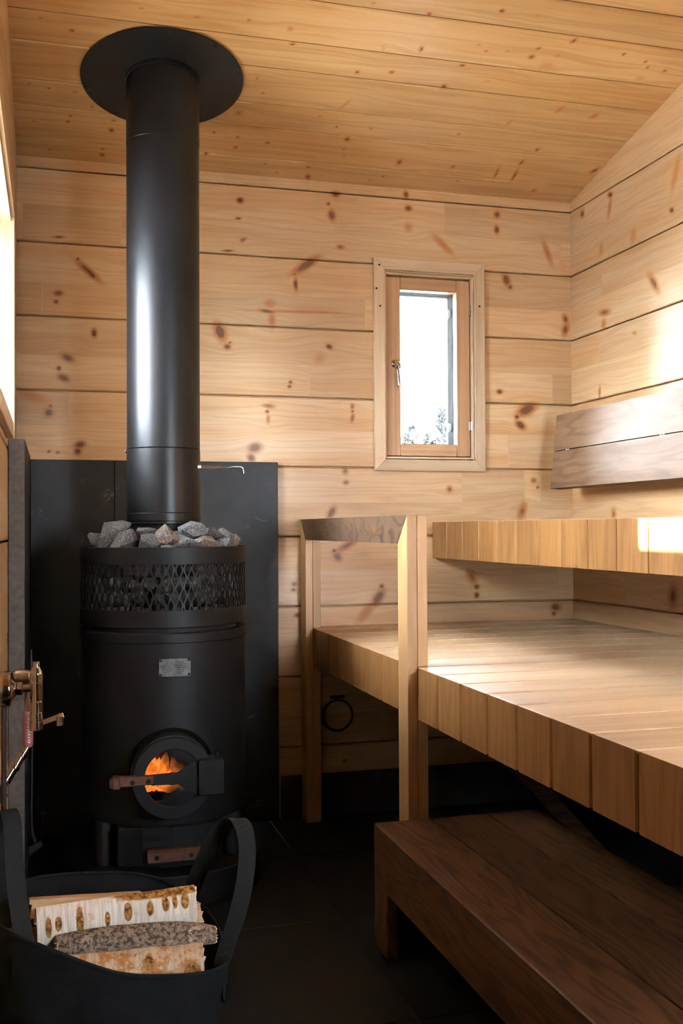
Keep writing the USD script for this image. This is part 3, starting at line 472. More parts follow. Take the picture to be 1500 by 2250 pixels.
# lattice: wavy bars that touch in turn
def lattice():
    r = np.random.default_rng(3); nb, nz = 132, 36; V, F = [], []; zz = np.linspace(.886, 1.027, nz)
    for k in range(nb):
        a0 = 2 * math.pi * k / nb; sgn = 1 if k % 2 else -1
        ph = 2 * math.pi * (zz - .886) / .054 + .5 * np.sin(3 * a0 + 9 * zz) + .35 * np.sin(11 * a0)
        am = 2 * math.pi / nb * (.34 + .05 * np.sin(7 * a0 + 60 * zz)); ang = a0 + sgn * am * np.sin(ph); w = .0019 / .266 + .0009 / .266 * np.abs(np.sin(ph)) ** 3
        P = []
        for s, rad in ((-1, .2675), (1, .2675), (1, .2645), (-1, .2645)):
            an = ang + s * w; P.append(np.stack([X0S + rad * np.cos(an), Y0S + rad * np.sin(an), zz], 1))
        P = np.stack(P, 1).reshape(-1, 3); o = k * nz * 4; V.append(P)
        for i in range(nz - 1):
            for q in range(4): F.append((o + 4 * i + q, o + 4 * i + (q + 1) % 4, o + 4 * i + 4 + (q + 1) % 4, o + 4 * i + 4 + q))
    return np.vstack(V), np.array(F)[:, ::-1]
obj('basket_lattice', lattice(), IRON, st)
# door: collar, disc with two-lobed glass, arm, hinge block, handle
YD = Y0S - .340                                          # face of the door
def rev_y(prof, x, z, n=96): return lathe(prof, (x, 0, z), (0, -1, 0), n, close=False)
door = obj('door', rev_y([(.085, -YD - .016), (DR - .003, -YD - .016), (DR - .001, -YD - .012), (DR - .001, -YD - .002), (DR - .003, -YD), (.0865, -YD), (.085, -YD - .0015), (.085, -YD - .016)], DX, DZ), IRON, st, smooth=30)
obj('door_collar', rev_y([(DR - .006, -YD - .10), (DR - .002, -YD - .10), (DR - .002, -YD - .020), (DR - .006, -YD - .020), (DR - .006, -YD - .10)], DX, DZ + .004), IRON, st, smooth=30)
obj('door_gap_shade', rev_y([(DR - .004, -Y0S + .20), (DR + .007, -Y0S + .20), (DR + .007, -Y0S + .268), (DR - .004, -Y0S + .268), (DR - .004, -Y0S + .20)], DX + .003, DZ + .006), DARK, st, smooth=30)  # black ring painted in as the shadow gap behind the door
gp = obj('glass', lathe([(.094, 0), (.094, .004)], (DX, YD + .010, DZ), (0, -1, 0), 48), SOOT_FADE, door)
def arm_shape():
    L = [(-.066, -.0150), (.012, -.0165), (.030, -.028), (.050, -.044), (.075, -.050), (.105, -.05), (.105, .05), (.075, .05), (.050, .044), (.030, .030), (.012, .0175), (-.066, .0155)]
    p = sg.Polygon(L).union(sg.Point(-.004, 0).buffer(.0185)).buffer(.006).buffer(-.006)
    m = trimesh.creation.extrude_polygon(p, .008, engine='earcut'); m.vertices = m.vertices[:, [0, 2, 1]] * (1, -1, 1); m.invert(); return m
a = arm_shape(); a.apply_translation((DX, YD - .0005, DZ)); obj('door_arm', a, IRON, door)
# wide curtain of the arm over the right-hand side of the glass
hb = obj('hinge_block', prism([(DX + .073, YD - .026), (DX + .147, YD - .026), (DX + .147, YD + .05), (DX + .12, YD + .06), (DX + .073, YD + .0)], 'z', DZ - .052, DZ + .053, .004), IRON, st)
for z in (-.040, .040): obj('screw', lathe([(.0065, 0), (.0065, .002), (.005, .004), (.0025, .004), (.0025, .003)], (DX + .082, YD - .026, DZ + z), (0, -1, 0), 20), IRON2, hb)
obj('hinge_pin', cyl((DX + .135, YD + .03, DZ - .06), (DX + .135, YD + .03, DZ + .066), .007, 16, .001), IRON2, door, smooth=30)
HX0, HX1 = .158, .284
hd = obj('handle', cat_([prism([(HX0 + .028, DZ - .008), (HX1, DZ - .006), (HX1, DZ + .018), (HX0 + .028, DZ + .022)], 'y', YD - .040, YD - .012, .003),
                         hull(np.vstack([box(HX0 + .008, HX0 + .03, YD - .045, YD - .010, DZ - .013, DZ + .024, .004).vertices, box(HX0, HX0 + .004, YD - .040, YD - .014, DZ - .008, DZ + .014, .004).vertices]))]), HANDW, st, label='dark stained wooden handle')
for x in (.223, .268): obj('screw', lathe([(.007, 0), (.007, .002), (.005, .0042), (.003, .0042), (.003, .003)], (x, YD - .040, DZ + .004), (0, -1, 0), 20), IRON2, hd)
obj('latch_pin', cyl((.235, YD + .002, DZ + .018), (.235, YD + .002, DZ + .045), .003, 12), IRON2, door)
# fire inside
obj('fire_brick', cat_([box(X0S - .16, X0S + .16, Y0S - .02, Y0S + .01, .27, .56, .004), box(X0S - .16, X0S - .14, Y0S - .18, Y0S - .02, .27, .56, .004), box(X0S + .14, X0S + .16, Y0S - .18, Y0S - .02, .27, .56, .004), box(X0S - .16, X0S + .16, Y0S - .18, Y0S + .01, .265, .29, .004)]), BRICKF, st)
for k, (x, y, z, rr, ln) in enumerate([(DX - .03, Y0S - .172, .300, .014, .16), (DX + .03, Y0S - .09, .32, .03, .14)]):
    obj('burning_log', cyl((x - ln / 2, y + .02, z), (x + ln / 2, y - .02, z + .01), rr, 14, .004), DARK, st)
def flame(x, y, z, h, w, sd):
    zs = np.linspace(0, 1, 14); rr = w * np.clip(np.sin(math.pi * zs ** .75) ** .8, .02, 1); cx = x + .35 * w * np.sin(5 * zs + sd); return tube(np.stack([cx, y + .3 * w * np.cos(4 * zs + sd), z + h * zs], 1), rr, 12)
fl_ = []
rf = np.random.default_rng(4)
for k in range(15): fl_.append(flame(DX - .11 + .012 * k + rf.uniform(-.01, .01), Y0S - .155 + rf.uniform(-.02, .05), .288 + rf.uniform(0, .02), rf.uniform(.11, .19) * (1 - .03 * k), rf.uniform(.018, .030), k))
obj('flame', cat_(fl_), FLAME, st, smooth=60)
# nameplate
PYF = Y0S - .264 - .0025
pl = obj('nameplate', cat_([box(.310, .407, PYF, PYF + .006, .686, .742, .001)]), STEELP, st, label='worn grey steel nameplate')
for x in (.3155, .4015):
    for z in (.692, .736): obj('rivet', lathe([(.0045, 0), (.004, .0015), (.0018, .002)], (x, PYF, z), (0, -1, 0), 16), IRON2, pl)
def lettering(txt, h, x, z, y, bold=True):
    m = meshkit.text_mesh(txt, h, .0006, bold); m.vertices = m.vertices[:, [0, 2, 1]] * (1, -1, 1) + (x, y, z); m.invert(); return m
def outline(txt, h, x, z, y):
    m = meshkit.text_mesh(txt, h, .0006, True); from trimesh import path
    sec = m.section(plane_origin=(0, 0, .0003), plane_normal=(0, 0, 1)); pp = [sg.Polygon(np.asarray(q)[:, :2]) for q in sec.discrete]
    s = None
    for q in pp: s = q.boundary if s is None else s.union(q.boundary)
    g = s.buffer(.00045); ms = []
    for q in getattr(g, 'geoms', [g]): ms.append(trimesh.creation.extrude_polygon(q, .0005, engine='earcut'))
    k = trimesh.util.concatenate(ms); k.vertices = k.vertices[:, [0, 2, 1]] * (1, -1, 1) + (x, y, z); k.invert(); return k
obj('lettering', cat_([outline('JU', .0155, .321, .7165, PYF - .0001), outline('UP', .0155, .321, .6985, PYF - .0001)]), IRON2, pl, label='outlined letters JU over UP')
obj('print_lines', cat_([box(.363 + o, .363 + o + w, PYF - .0005, PYF + .0005, z, z + .0017, .0002) for o, w, z in ((0, .024, .7295), (.001, .029, .7235), (0, .027, .7175), (.002, .028, .7115), (0, .025, .7065), (.001, .022, .7015), (.001, .014, .6965))]), IRON2, pl)
# pedestal, ash drawer, round plinth
obj('pedestal', lathe([(.225, .098), (.225, .238)], (X0S, Y0S, 0), n=72), IRON2, st, smooth=30)
dw = obj('ash_drawer', prism([(.19, Y0S - .245), (.26, Y0S - .262), (.353, Y0S - .268), (.45, Y0S - .262), (.49, Y0S - .245), (.49, Y0S - .12), (.19, Y0S - .12)], 'z', .118, .234, .003), IRON, st)
dh = obj('drawer_handle', prism([(Y0S - .300, .138), (Y0S - .300, .166), (Y0S - .292, .173), (Y0S - .268, .173), (Y0S - .268, .138)], 'x', .272, .432, .002), HANDW, st, label='dark wooden drawer handle')
for x in (.300, .402): obj('screw', lathe([(.0065, 0), (.0065, .002), (.005, .004), (.0025, .004), (.0025, .003)], (x, Y0S - .300, .153), (0, -1, 0), 20), IRON2, dh)
for k in range(3):
    an = math.radians((215, 325, 90)[k]); obj('foot', cyl((X0S + .24 * math.cos(an), Y0S + .24 * math.sin(an), .098), (X0S + .24 * math.cos(an), Y0S + .24 * math.sin(an), .24), .03, 24, .003), IRON2, st, smooth=30)
obj('plinth', lathe([(.318, .001), (.320, .003), (.320, .094), (.317, .098)], (X0S, Y0S, 0), n=96), SLATE_F, st, smooth=30)

# flue
fp = thing('flue_pipe', 'tall satin black flue pipe with a wide round ceiling plate', 'flue pipe', (X0S, Y0S, .82))
FR = .1195
obj('stub', lathe([(.105, .841), (.105, 1.16)], (X0S, Y0S, 0), n=64), IRON2, fp, smooth=30)
obj('collar', lathe([(FR - .004, 1.150), (FR - .001, 1.153), (FR - .001, 1.160), (FR + .0012, 1.162), (FR + .0012, 1.186), (FR, 1.188)], (X0S, Y0S, 0), n=96), FLUEM, fp, smooth=30)
zt = ceil_z(Y0S)
for z0, z1, rr in ((1.188, 1.396, FR), (1.397, 2.401, FR - .0006), (2.402, zt - .004, FR)):
    obj('pipe_section', lathe([(rr - .0012, z0), (rr, z0 + .0015), (rr, z1 - .0015), (rr - .0012, z1)], (X0S, Y0S, 0), n=128), FLUEM, fp, smooth=25)
nrm = np.array([0, SL, 1]) / SC
pc = np.array([X0S, Y0S, zt]) - nrm * .010
cp = obj('ceiling_plate', lathe([(.262, 0), (.266, .0012), (.266, .004), (.264, .0052)], pc, nrm, 128), IRON, fp, smooth=30)
obj('ceiling_sleeve', lathe([(FR + .003, 0), (FR + .003, .012)], pc - nrm * .012, nrm, 96), IRON, fp, smooth=30)
e1 = np.array([1, 0, 0.]); e2 = np.cross(nrm, e1)
for k in range(10):
    an = 2 * math.pi * (k + .45) / 10; q = pc + .252 * (math.cos(an) * e1 + math.sin(an) * e2)
    obj('screw', lathe([(.0062, 0), (.0055, .003), (.0025, .0042)], q, -nrm, 14), IRON2, cp, smooth=40)
P = np.array([(.452, 3.415, 1.338), (.50, 3.412, 1.338), (.54, 3.41, 1.339), (.575, 3.408, 1.340), (.598, 3.407, 1.340), (.6055, 3.407, 1.337), (.608, 3.407, 1.325), (.6085, 3.407, 1.318)])
Wd = np.array([(0, .2, 1), (0, .3, 1), (0, .8, .6), (0, 1, 0), (0, 1, 0), (0, 1, 0), (0, 1, 0), (0, 1, 0.)]); Wd = Wd / np.linalg.norm(Wd, axis=1, keepdims=True) * .014
tg = np.gradient(P, axis=0); Nn = np.cross(tg, Wd); Nn /= np.linalg.norm(Nn, axis=1, keepdims=True)
dm = obj('damper_handle', ribbon(P, Wd, Nn, .0025), STEELD, fp, label='thin twisted steel damper handle')
obj('damper_clip', box(.449, .470, 3.408, 3.422, 1.333, 1.345, .002), ZINC, dm)
obj('damper_axle', cyl((X0S - .118, Y0S, 1.390), (X0S - .124, Y0S, 1.390), .006, 14, .001), ZINC, fp)

# stones on the stove: each its own thing
def rock(c, s, seed, n=16, rot=None, sub=1):
    r = np.random.default_rng(seed); v = r.normal(size=(n, 3)); v /= np.linalg.norm(v, axis=1, keepdims=True); v *= r.uniform(.82, 1.08, (n, 1))
    m = hull(v); ex = m.extents; m.vertices = (m.vertices - m.bounds.mean(0)) / ex
    if sub:
        m = m.subdivide().subdivide()
        d = meshkit.fbm(m.vertices * 4 + seed * 3.1, 4) - .5; nn = np.array(m.vertex_normals); m.vertices = m.vertices + nn * (d * .07)[:, None]
    a = r.uniform(-.4, .4, 3) if rot is None else rot
    m.apply_transform(trimesh.transformations.euler_matrix(*a)); m.vertices = m.vertices / m.extents * np.asarray(s) + np.asarray(c); return m
top = [  # x, y, z(centre), size x y z, material, label
 (.194, 3.395, 1.128, .098, .08, .075, ROCK, 'large grey stone high at the far end of the heap beside the flue'),
 (.205, 3.29, 1.096, .100, .09, .078, ROCK, 'big rough grey stone in front of the large high one'),
 (.125, 3.33, 1.088, .058, .07, .055, ROCKD, 'dark grey stone at the outer rim nearest the left wall'),
 (.284, 3.245, 1.092, .080, .06, .072, ROCK, 'pale grey four-sided stone in front of the flue'),
 (.285, 3.315, 1.126, .074, .05, .036, ROCK, 'flat grey slab stone leaning on the flue'),
 (.341, 3.265, 1.112, .090, .065, .074, ROCKW, 'two-tone stone with a brown facet before the flue'),
 (.345, 3.222, 1.076, .058, .04, .026, ROCK, 'low flat stone barely above the basket rim'),
 (.405, 3.236, 1.091, .105, .06, .050, ROCK, 'long tilted grey stone in the middle of the rim'),
 (.428, 3.310, 1.133, .092, .06, .058, ROCK, 'rounded light grey stone touching the flue foot'),
 (.382, 3.318, 1.118, .040, .04, .030, ROCK, 'small grey stone squeezed against the flue'),
 (.478, 3.250, 1.089, .098, .07, .058, ROCKW, 'brownish grey flat-topped stone at the rim'),
 (.492, 3.36, 1.118, .080, .06, .050, ROCKD, 'dark sooty stone behind the brownish one'),
 (.535, 3.38, 1.113, .075, .06, .052, ROCK, 'sloping grey stone near the damper handle end'),
 (.560, 3.32, 1.086, .066, .06, .040, ROCK, 'grey stone low at the rim nearest the benches'),
 (.588, 3.39, 1.094, .078, .07, .056, ROCKW, 'brown weathered stone outermost beneath the damper handle'),
 (.528, 3.275, 1.078, .034, .04, .020, ROCK, 'tiny pale stone at the rim among brown ones'),
 (.150, 3.44, 1.10, .09, .08, .06, ROCKD, 'dark stone at the wall side of the heap'),
]
for k, (x, y, z, a, b, c, m, lab) in enumerate(top):
    d_ = np.hypot(x - X0S, y - Y0S); lim = .252 - .48 * max(a, b)
    if z - c / 2 < 1.085 and d_ > lim: x, y = X0S + (x - X0S) * lim / d_, Y0S + (y - Y0S) * lim / d_
    rot = (0, .38, .2) if k == 7 else (0, -.35, 0) if k == 4 else None
    t = obj('stove_stone', rock((x, y, z), (a, b, c), 100 + k, 18, rot), m, None, label=lab, cat='stone', group='stones heaped on the stove', origin=(x, y, z - c / 2))
r = np.random.default_rng(8); k = 0
for lay, z in enumerate((.873, .920, .966, 1.012, 1.052)):
    for i in range(17):
        an = math.radians(170 + 200 * (i + .5 * (lay % 2) + r.uniform(-.15, .15)) / 17); rad = .222 + r.uniform(-.006, .006); s = r.uniform(.052, .064, 3) * (1, 1, .85)
        p = (X0S + rad * math.cos(an), Y0S + rad * math.sin(an), z + r.uniform(-.003, .003))
        obj('stove_stone', rock(p, s, 300 + k, 12, sub=0), ROCK if r.random() < .5 else ROCKD, None, label='small grey stone inside the lattice basket of the stove', cat='stone', group='stones behind the basket lattice', origin=(p[0], p[1], p[2] - .025)); k += 1
for k in range(14):
    an = math.radians(-20 + 220 * k / 13); p = (X0S + .19 * math.cos(an), Y0S + .19 * math.sin(an), 1.055)
    obj('stove_stone', rock(p, (.075, .075, .06), 500 + k, 12, sub=0), ROCKD, None, label='dark grey stone packed round the flue foot beneath the heap', cat='stone', group='stones round the flue foot', origin=(p[0], p[1], 1.03))

# ---------------------------------------------------------------- lower bench deck
XD, ZD, ZDB = .970, .7495, .607
lb = thing('bench', 'lower sauna bench platform of pale cross boards with brown apron blocks', 'bench', (1.55, 2.6, 0))
ed = [YB - .002, 3.852]
while ed[-1] > .9: ed.append(ed[-1] - .1607)
for a, b in zip(ed[1:], ed[:-1]):
    xa = XD
    g = .0026; a, b = a + g, b - g
    PY0, PY1 = 2.718, 2.800
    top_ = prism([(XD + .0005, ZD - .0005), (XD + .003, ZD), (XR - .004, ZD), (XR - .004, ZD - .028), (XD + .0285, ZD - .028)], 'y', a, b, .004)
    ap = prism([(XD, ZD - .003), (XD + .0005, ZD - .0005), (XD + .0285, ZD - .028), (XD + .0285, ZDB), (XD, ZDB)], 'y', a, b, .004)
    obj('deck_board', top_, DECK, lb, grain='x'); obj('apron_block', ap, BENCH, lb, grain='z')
for x in (1.10, 1.40, 1.90): obj('joist', box(x, x + .045, 1.0, YB - .05, ZD - .125, ZD - .0285, .002), BENCH, lb, grain='y')
for x in (1.40, 1.90):
    for y in (1.05,): obj('leg', box(x, x + .045, y, y + .045, .001, ZD - .126, .002), BENCH, lb, grain='z')
br = prism([(1.12, .60), (1.20, .60), (2.06, -.0), (1.98, -.0)], 'y', 3.02, 3.05, .001); br = prism([(1.16, .607), (1.23, .607), (1.80, .004), (1.73, .004)], 'y', 3.0, 3.03, .002)
obj('brace', br, STEP, lb, grain='x')
# handrail: two mitred posts and a rail, with inner battens
hr = thing('handrail', 'wooden handrail frame standing at the edge of the lower bench', 'handrail', (.96, 3.35, 0))
XO, XI, ZT, PW = .940, .969, 1.171, .080
N0, N1, Q0, Q1 = 2.719, 2.719 + PW, YB - .007 - PW, YB - .007
obj('post', prism([(N0, .002), (N1, .002), (N1, ZT - PW), (N0, ZT)], 'x', XO, XI, .0015), POST, hr, grain='z')
obj('post', prism([(Q0, .002), (Q1, .002), (Q1, ZT), (Q0, ZT - PW)], 'x', XO, XI, .0015), POST, hr, grain='z')
KRL = [(3.02, 1.13, .030, .014, .3, .75), (3.13, 1.115, .018, .010, -.2, .6), (3.30, 1.14, .012, .02, .3, .45), (2.9, 1.125, .02, .01, .6, .45)]
def gr_rail(P): k, dv = knot_field(P[:, 1:], [(a, b, c * 2.2, d * 2.2, e, f) for a, b, c, d, e, f in KRL]); return np.stack([P[:, 1] + 9, P[:, 2] + 2.5 * dv, P[:, 0]], 1)
us = ux(N0 + .0005, Q1 - .0005, .008); nv = 14; V = []
for u in us:
    lo = ZT - PW; lo = max(lo, ZT - max(0, u - N0)) ; lo = max(lo, ZT - max(0, Q1 - u)); V.append(np.stack([np.full(nv, u), np.linspace(lo, ZT, nv)], 1))
V = np.array(V); fr = np.concatenate([np.full(V.shape[:2] + (1,), XO + .0002), V], 2).reshape(-1, 3); bk = fr.copy(); bk[:, 0] = XI
Fq = grid_faces(len(us), nv); n_ = len(fr); side = []
for i in range(len(us) - 1):
    for j, fl_ in ((0, 0), (nv - 1, 1)):
        q = [i * nv + j, (i + 1) * nv + j, (i + 1) * nv + j + n_, i * nv + j + n_]; side.append(q if not fl_ else q[::-1])
obj('rail', (np.vstack([fr, bk]), np.vstack([Fq[:, ::-1], Fq + n_, np.array(side)])), RAILW, hr, grain=gr_rail, tone=.4, knot=lambda P: .3 * knot_field(P[:, 1:], KRL)[0], label='dark burl-grained top rail')
for a, b in ((N0 + .0005, N1), (Q0, Q1)):
    obj('post_batten', box(XI + .0005, 1.0, a, b, ZD + .001, ZT - .001, .002), POST, hr, grain='z')
    obj('post_batten', box(XI + .0005, 1.0, a, b, .002, ZDB - .001, .002), POST, hr, grain='z')
    obj('post_foot', cyl((XI, (a + b) / 2, .0005), (XI, (a + b) / 2, .004), .02, 16), ZINC, hr)

# ---------------------------------------------------------------- upper bench and backrest
XU, ZU, ZUB = 1.4935, 1.159, 1.0135
ub = thing('bench', 'upper sauna bench with short brown apron blocks at eye level beneath the backrest', 'bench', (1.8, 2.6, ZUB))
ed = [YB - .004]
while ed[-1] > .9: ed.append(ed[-1] - .1597)
for a, b in zip(ed[1:], ed[:-1]):
    a, b = a + .0016, b - .0016
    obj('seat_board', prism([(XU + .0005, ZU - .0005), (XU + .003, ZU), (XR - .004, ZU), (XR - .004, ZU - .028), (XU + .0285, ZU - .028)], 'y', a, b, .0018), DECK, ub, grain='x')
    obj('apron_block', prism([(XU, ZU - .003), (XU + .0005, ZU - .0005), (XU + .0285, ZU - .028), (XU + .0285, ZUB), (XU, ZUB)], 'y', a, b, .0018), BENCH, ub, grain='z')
obj('joist', box(XU + .06, XU + .105, 1.0, YB - .05, ZU - .125, ZU - .0285, .002), BENCH, ub, grain='y')
obj('wall_cleat', box(XR - .05, XR - .004, 1.0, YB - .05, ZU - .125, ZU - .0285, .002), BENCH, ub, grain='y')
for y in (2.565, 3.6): obj('bracket', box(XU + .035, XR - .004, y, y + .012, ZUB + .001, ZUB + .014, .001), ZINC, ub)
bk_ = thing('backrest', 'two-board tilted brown backrest on the gable wall above the upper bench', 'backrest', (2.0, 2.8, 1.29))
ang = math.atan2(.031, .295); d2 = np.array([math.sin(ang), math.cos(ang)]); nb2 = np.array([d2[1], -d2[0]]); p0 = np.array([1.945, 1.292])
for h0, h1 in ((0, .150), (.1535, .298)):
    q = [p0 + d2 * h0, p0 + d2 * h1, p0 + d2 * h1 + nb2 * .042, p0 + d2 * h0 + nb2 * .042]
    obj('backrest_board', prism([tuple(v) for v in q], 'y', .9, 3.848, .004), BACKR, bk_, grain='y')
for y in (1.2, 3.05, 3.72):
    q = [p0 + d2 * .02 + nb2 * .043, p0 + d2 * .28 + nb2 * .043, (XR - .004, 1.575), (XR - .004, 1.33)]
    obj('bracket', prism([tuple(v) for v in q], 'y', y, y + .045, .002), BENCH, bk_, grain='z')
    q = p0 + d2 * .152 + nb2 * .020; obj('spacer_clip', cat_([box(q[0] - .016, q[0] + .016, y + .006, y + .014, q[1] - .0065, q[1] + .0065, .001), box(q[0] - .016, q[0] + .016, y + .022, y + .032, q[1] - .0065, q[1] + .0065, .001)]), ZINC, bk_)

# ---------------------------------------------------------------- step bench
sb = thing('step_bench', 'low wooden step bench, its shade put into the dark colour, on the slate floor before the platform', 'step bench', (1.08, 1.8, 0))
ZS = .340; SY = 2.700; SX = [.835, .998, 1.162, 1.316]; S0 = .55
for k in range(3):
    a, b = SX[k] + (.0 if k == 0 else .003), SX[k + 1] - .003
    if k == 0: m = prism([(a + .001, ZS - .003), (a + .004, ZS), (b, ZS), (b, ZS - .030), (a + .030, ZS - .030)], 'y', S0, SY, .003)
    else: m = prism([(a, ZS - .030), (a, ZS), (b, ZS), (b, ZS - .030)], 'y', S0, SY, .004)
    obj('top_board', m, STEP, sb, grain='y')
def apron(x0, x1):
    return prism([(x0, ZS - .003), (x0 + .001, ZS - .003), (x1, ZS - .030), (x1, .185), (x0, .185)], 'y', S0, SY, .003)
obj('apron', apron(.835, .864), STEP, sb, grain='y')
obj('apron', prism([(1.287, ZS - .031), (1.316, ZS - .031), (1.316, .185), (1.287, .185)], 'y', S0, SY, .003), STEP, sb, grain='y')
for x in (.835, 1.287):
    for y in (SY - .11, S0):
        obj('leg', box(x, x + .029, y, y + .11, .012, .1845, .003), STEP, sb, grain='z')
        obj('foot', cyl((x + .0145, y + .055, .001), (x + .0145, y + .055, .0125), .012, 16), RUBBER, sb)
        obj('leg_dark_plate', box(*((x + .0295, x + .108) if x < 1 else (x - .05, x - .0005)), y + .015, y + .021, .006, .18, .001), IRON2, sb)  # added dark plate that hides the lit post foot behind it

# ---------------------------------------------------------------- canvas bag with firewood
bg = thing('firewood_bag', 'large black canvas bag with two strap handles standing before the stove', 'bag', (.10, 2.19, 0))
BC = np.array([.115, 2.19]); BA, BB = .232, .262
ka = np.radians([0, 35, 70, 90, 110, 145, 180, 215, 235, 255, 270, 290, 325, 360])
kz = [.268, .294, .342, .352, .358, .372, .385, .402, .392, .360, .335, .318, .285, .268]
from scipy.interpolate import CubicSpline
def sup(a): c, s = np.cos(a), np.sin(a); q = (np.abs(c) ** 2.7 + np.abs(s) ** 2.7) ** (-1 / 2.7); return c * q, s * q
rim = CubicSpline(ka, kz, bc_type='periodic')
def bag_surface(inset, z0, zoff, n=96, nh=26):
    a = np.linspace(0, 2 * math.pi, n, endpoint=False); V = []
    for i, t in enumerate(np.linspace(0, 1, nh)):
        top = rim(a) + zoff; z = z0 + (top - z0) * t; s = .80 + .20 * t ** .8
        w = .010 * (1 - t) * np.sin(5 * a + 3 * t) + .007 * np.sin(9 * a + 5 * t) * t * (1 - t) * 3
        V.append(np.stack([BC[0] + (BA * s + w * .8 - inset) * sup(a)[0], BC[1] + (BB * s + w - inset) * sup(a)[1], z], 1))
    return np.array(V)
O, I = bag_surface(0, .003, 0), bag_surface(.004, .008, -.0005)[::-1]
V = np.concatenate([O, I]); m, n = V.shape[:2]; F = []
for i in range(m - 1):
    for k in range(n): l = (k + 1) % n; F.append((i * n + k, i * n + l, (i + 1) * n + l, (i + 1) * n + k))
Vv = np.vstack([V.reshape(-1, 3), [[*BC, .003]], [[*BC, .008]]]); c0, c1 = m * n, m * n + 1
F3 = [(c0, (k + 1) % n, k) for k in range(n)] + [(c1, (m - 1) * n + k, (m - 1) * n + (k + 1) % n) for k in range(n)]
t = trimesh.Trimesh(Vv, np.vstack([np.array(F)[:, [0, 1, 2]], np.array(F)[:, [0, 2, 3]], np.array(F3)]), process=False)
t.vertices[:, 0] = np.maximum(t.vertices[:, 0], XL + .004)
obj('body', t, FABRIC, bg, smooth=50)
a = np.linspace(0, 2 * math.pi, 120, endpoint=False); P = np.stack([BC[0] + (BA - .002) * sup(a)[0], BC[1] + (BB - .002) * sup(a)[1], rim(a) - .0005], 1); P[:, 0] = np.maximum(P[:, 0], XL + .008)
obj('rim_binding', tube(P, .0042, 10, True), FABRIC, bg, smooth=60)
def strap(pts, wdir, n=40):
    P = spline(pts, n); tg = np.gradient(P, axis=0); tg /= np.linalg.norm(tg, axis=1, keepdims=True); W = spline(wdir, n)
    W -= (W * tg).sum(1, keepdims=True) * tg; W /= np.linalg.norm(W, axis=1, keepdims=True); N = np.cross(tg, W); return ribbon(P, W * .036, N, .003)
obj('handle', strap([(.296, 2.37, .30), (.312, 2.345, .36), (.340, 2.31, .44), (.368, 2.275, .493), (.386, 2.245, .505), (.397, 2.215, .485), (.395, 2.185, .43), (.376, 2.150, .365), (.352, 2.12, .315), (.322, 2.08, .262), (.318, 2.07, .20)],
                    [(.85, -.5, 0), (.85, -.5, 0), (.9, -.45, .1), (.95, -.3, .1), (.97, -.2, -.1), (1, -.1, .0), (1, -.1, .0), (.95, -.2, .2), (.85, -.4, .2), (.6, -.8, 0), (.6, -.8, 0)]), STRAP, bg)
obj('handle', strap([(-.095, 2.31, .36), (-.098, 2.29, .42), (-.099, 2.26, .50), (-.097, 2.23, .555), (-.088, 2.205, .572), (-.078, 2.18, .555), (-.074, 2.155, .50), (-.066, 2.12, .43), (-.055, 2.075, .37), (-.045, 2.02, .31)],
                    [(.9, .3, 0)] * 10), STRAP, bg)

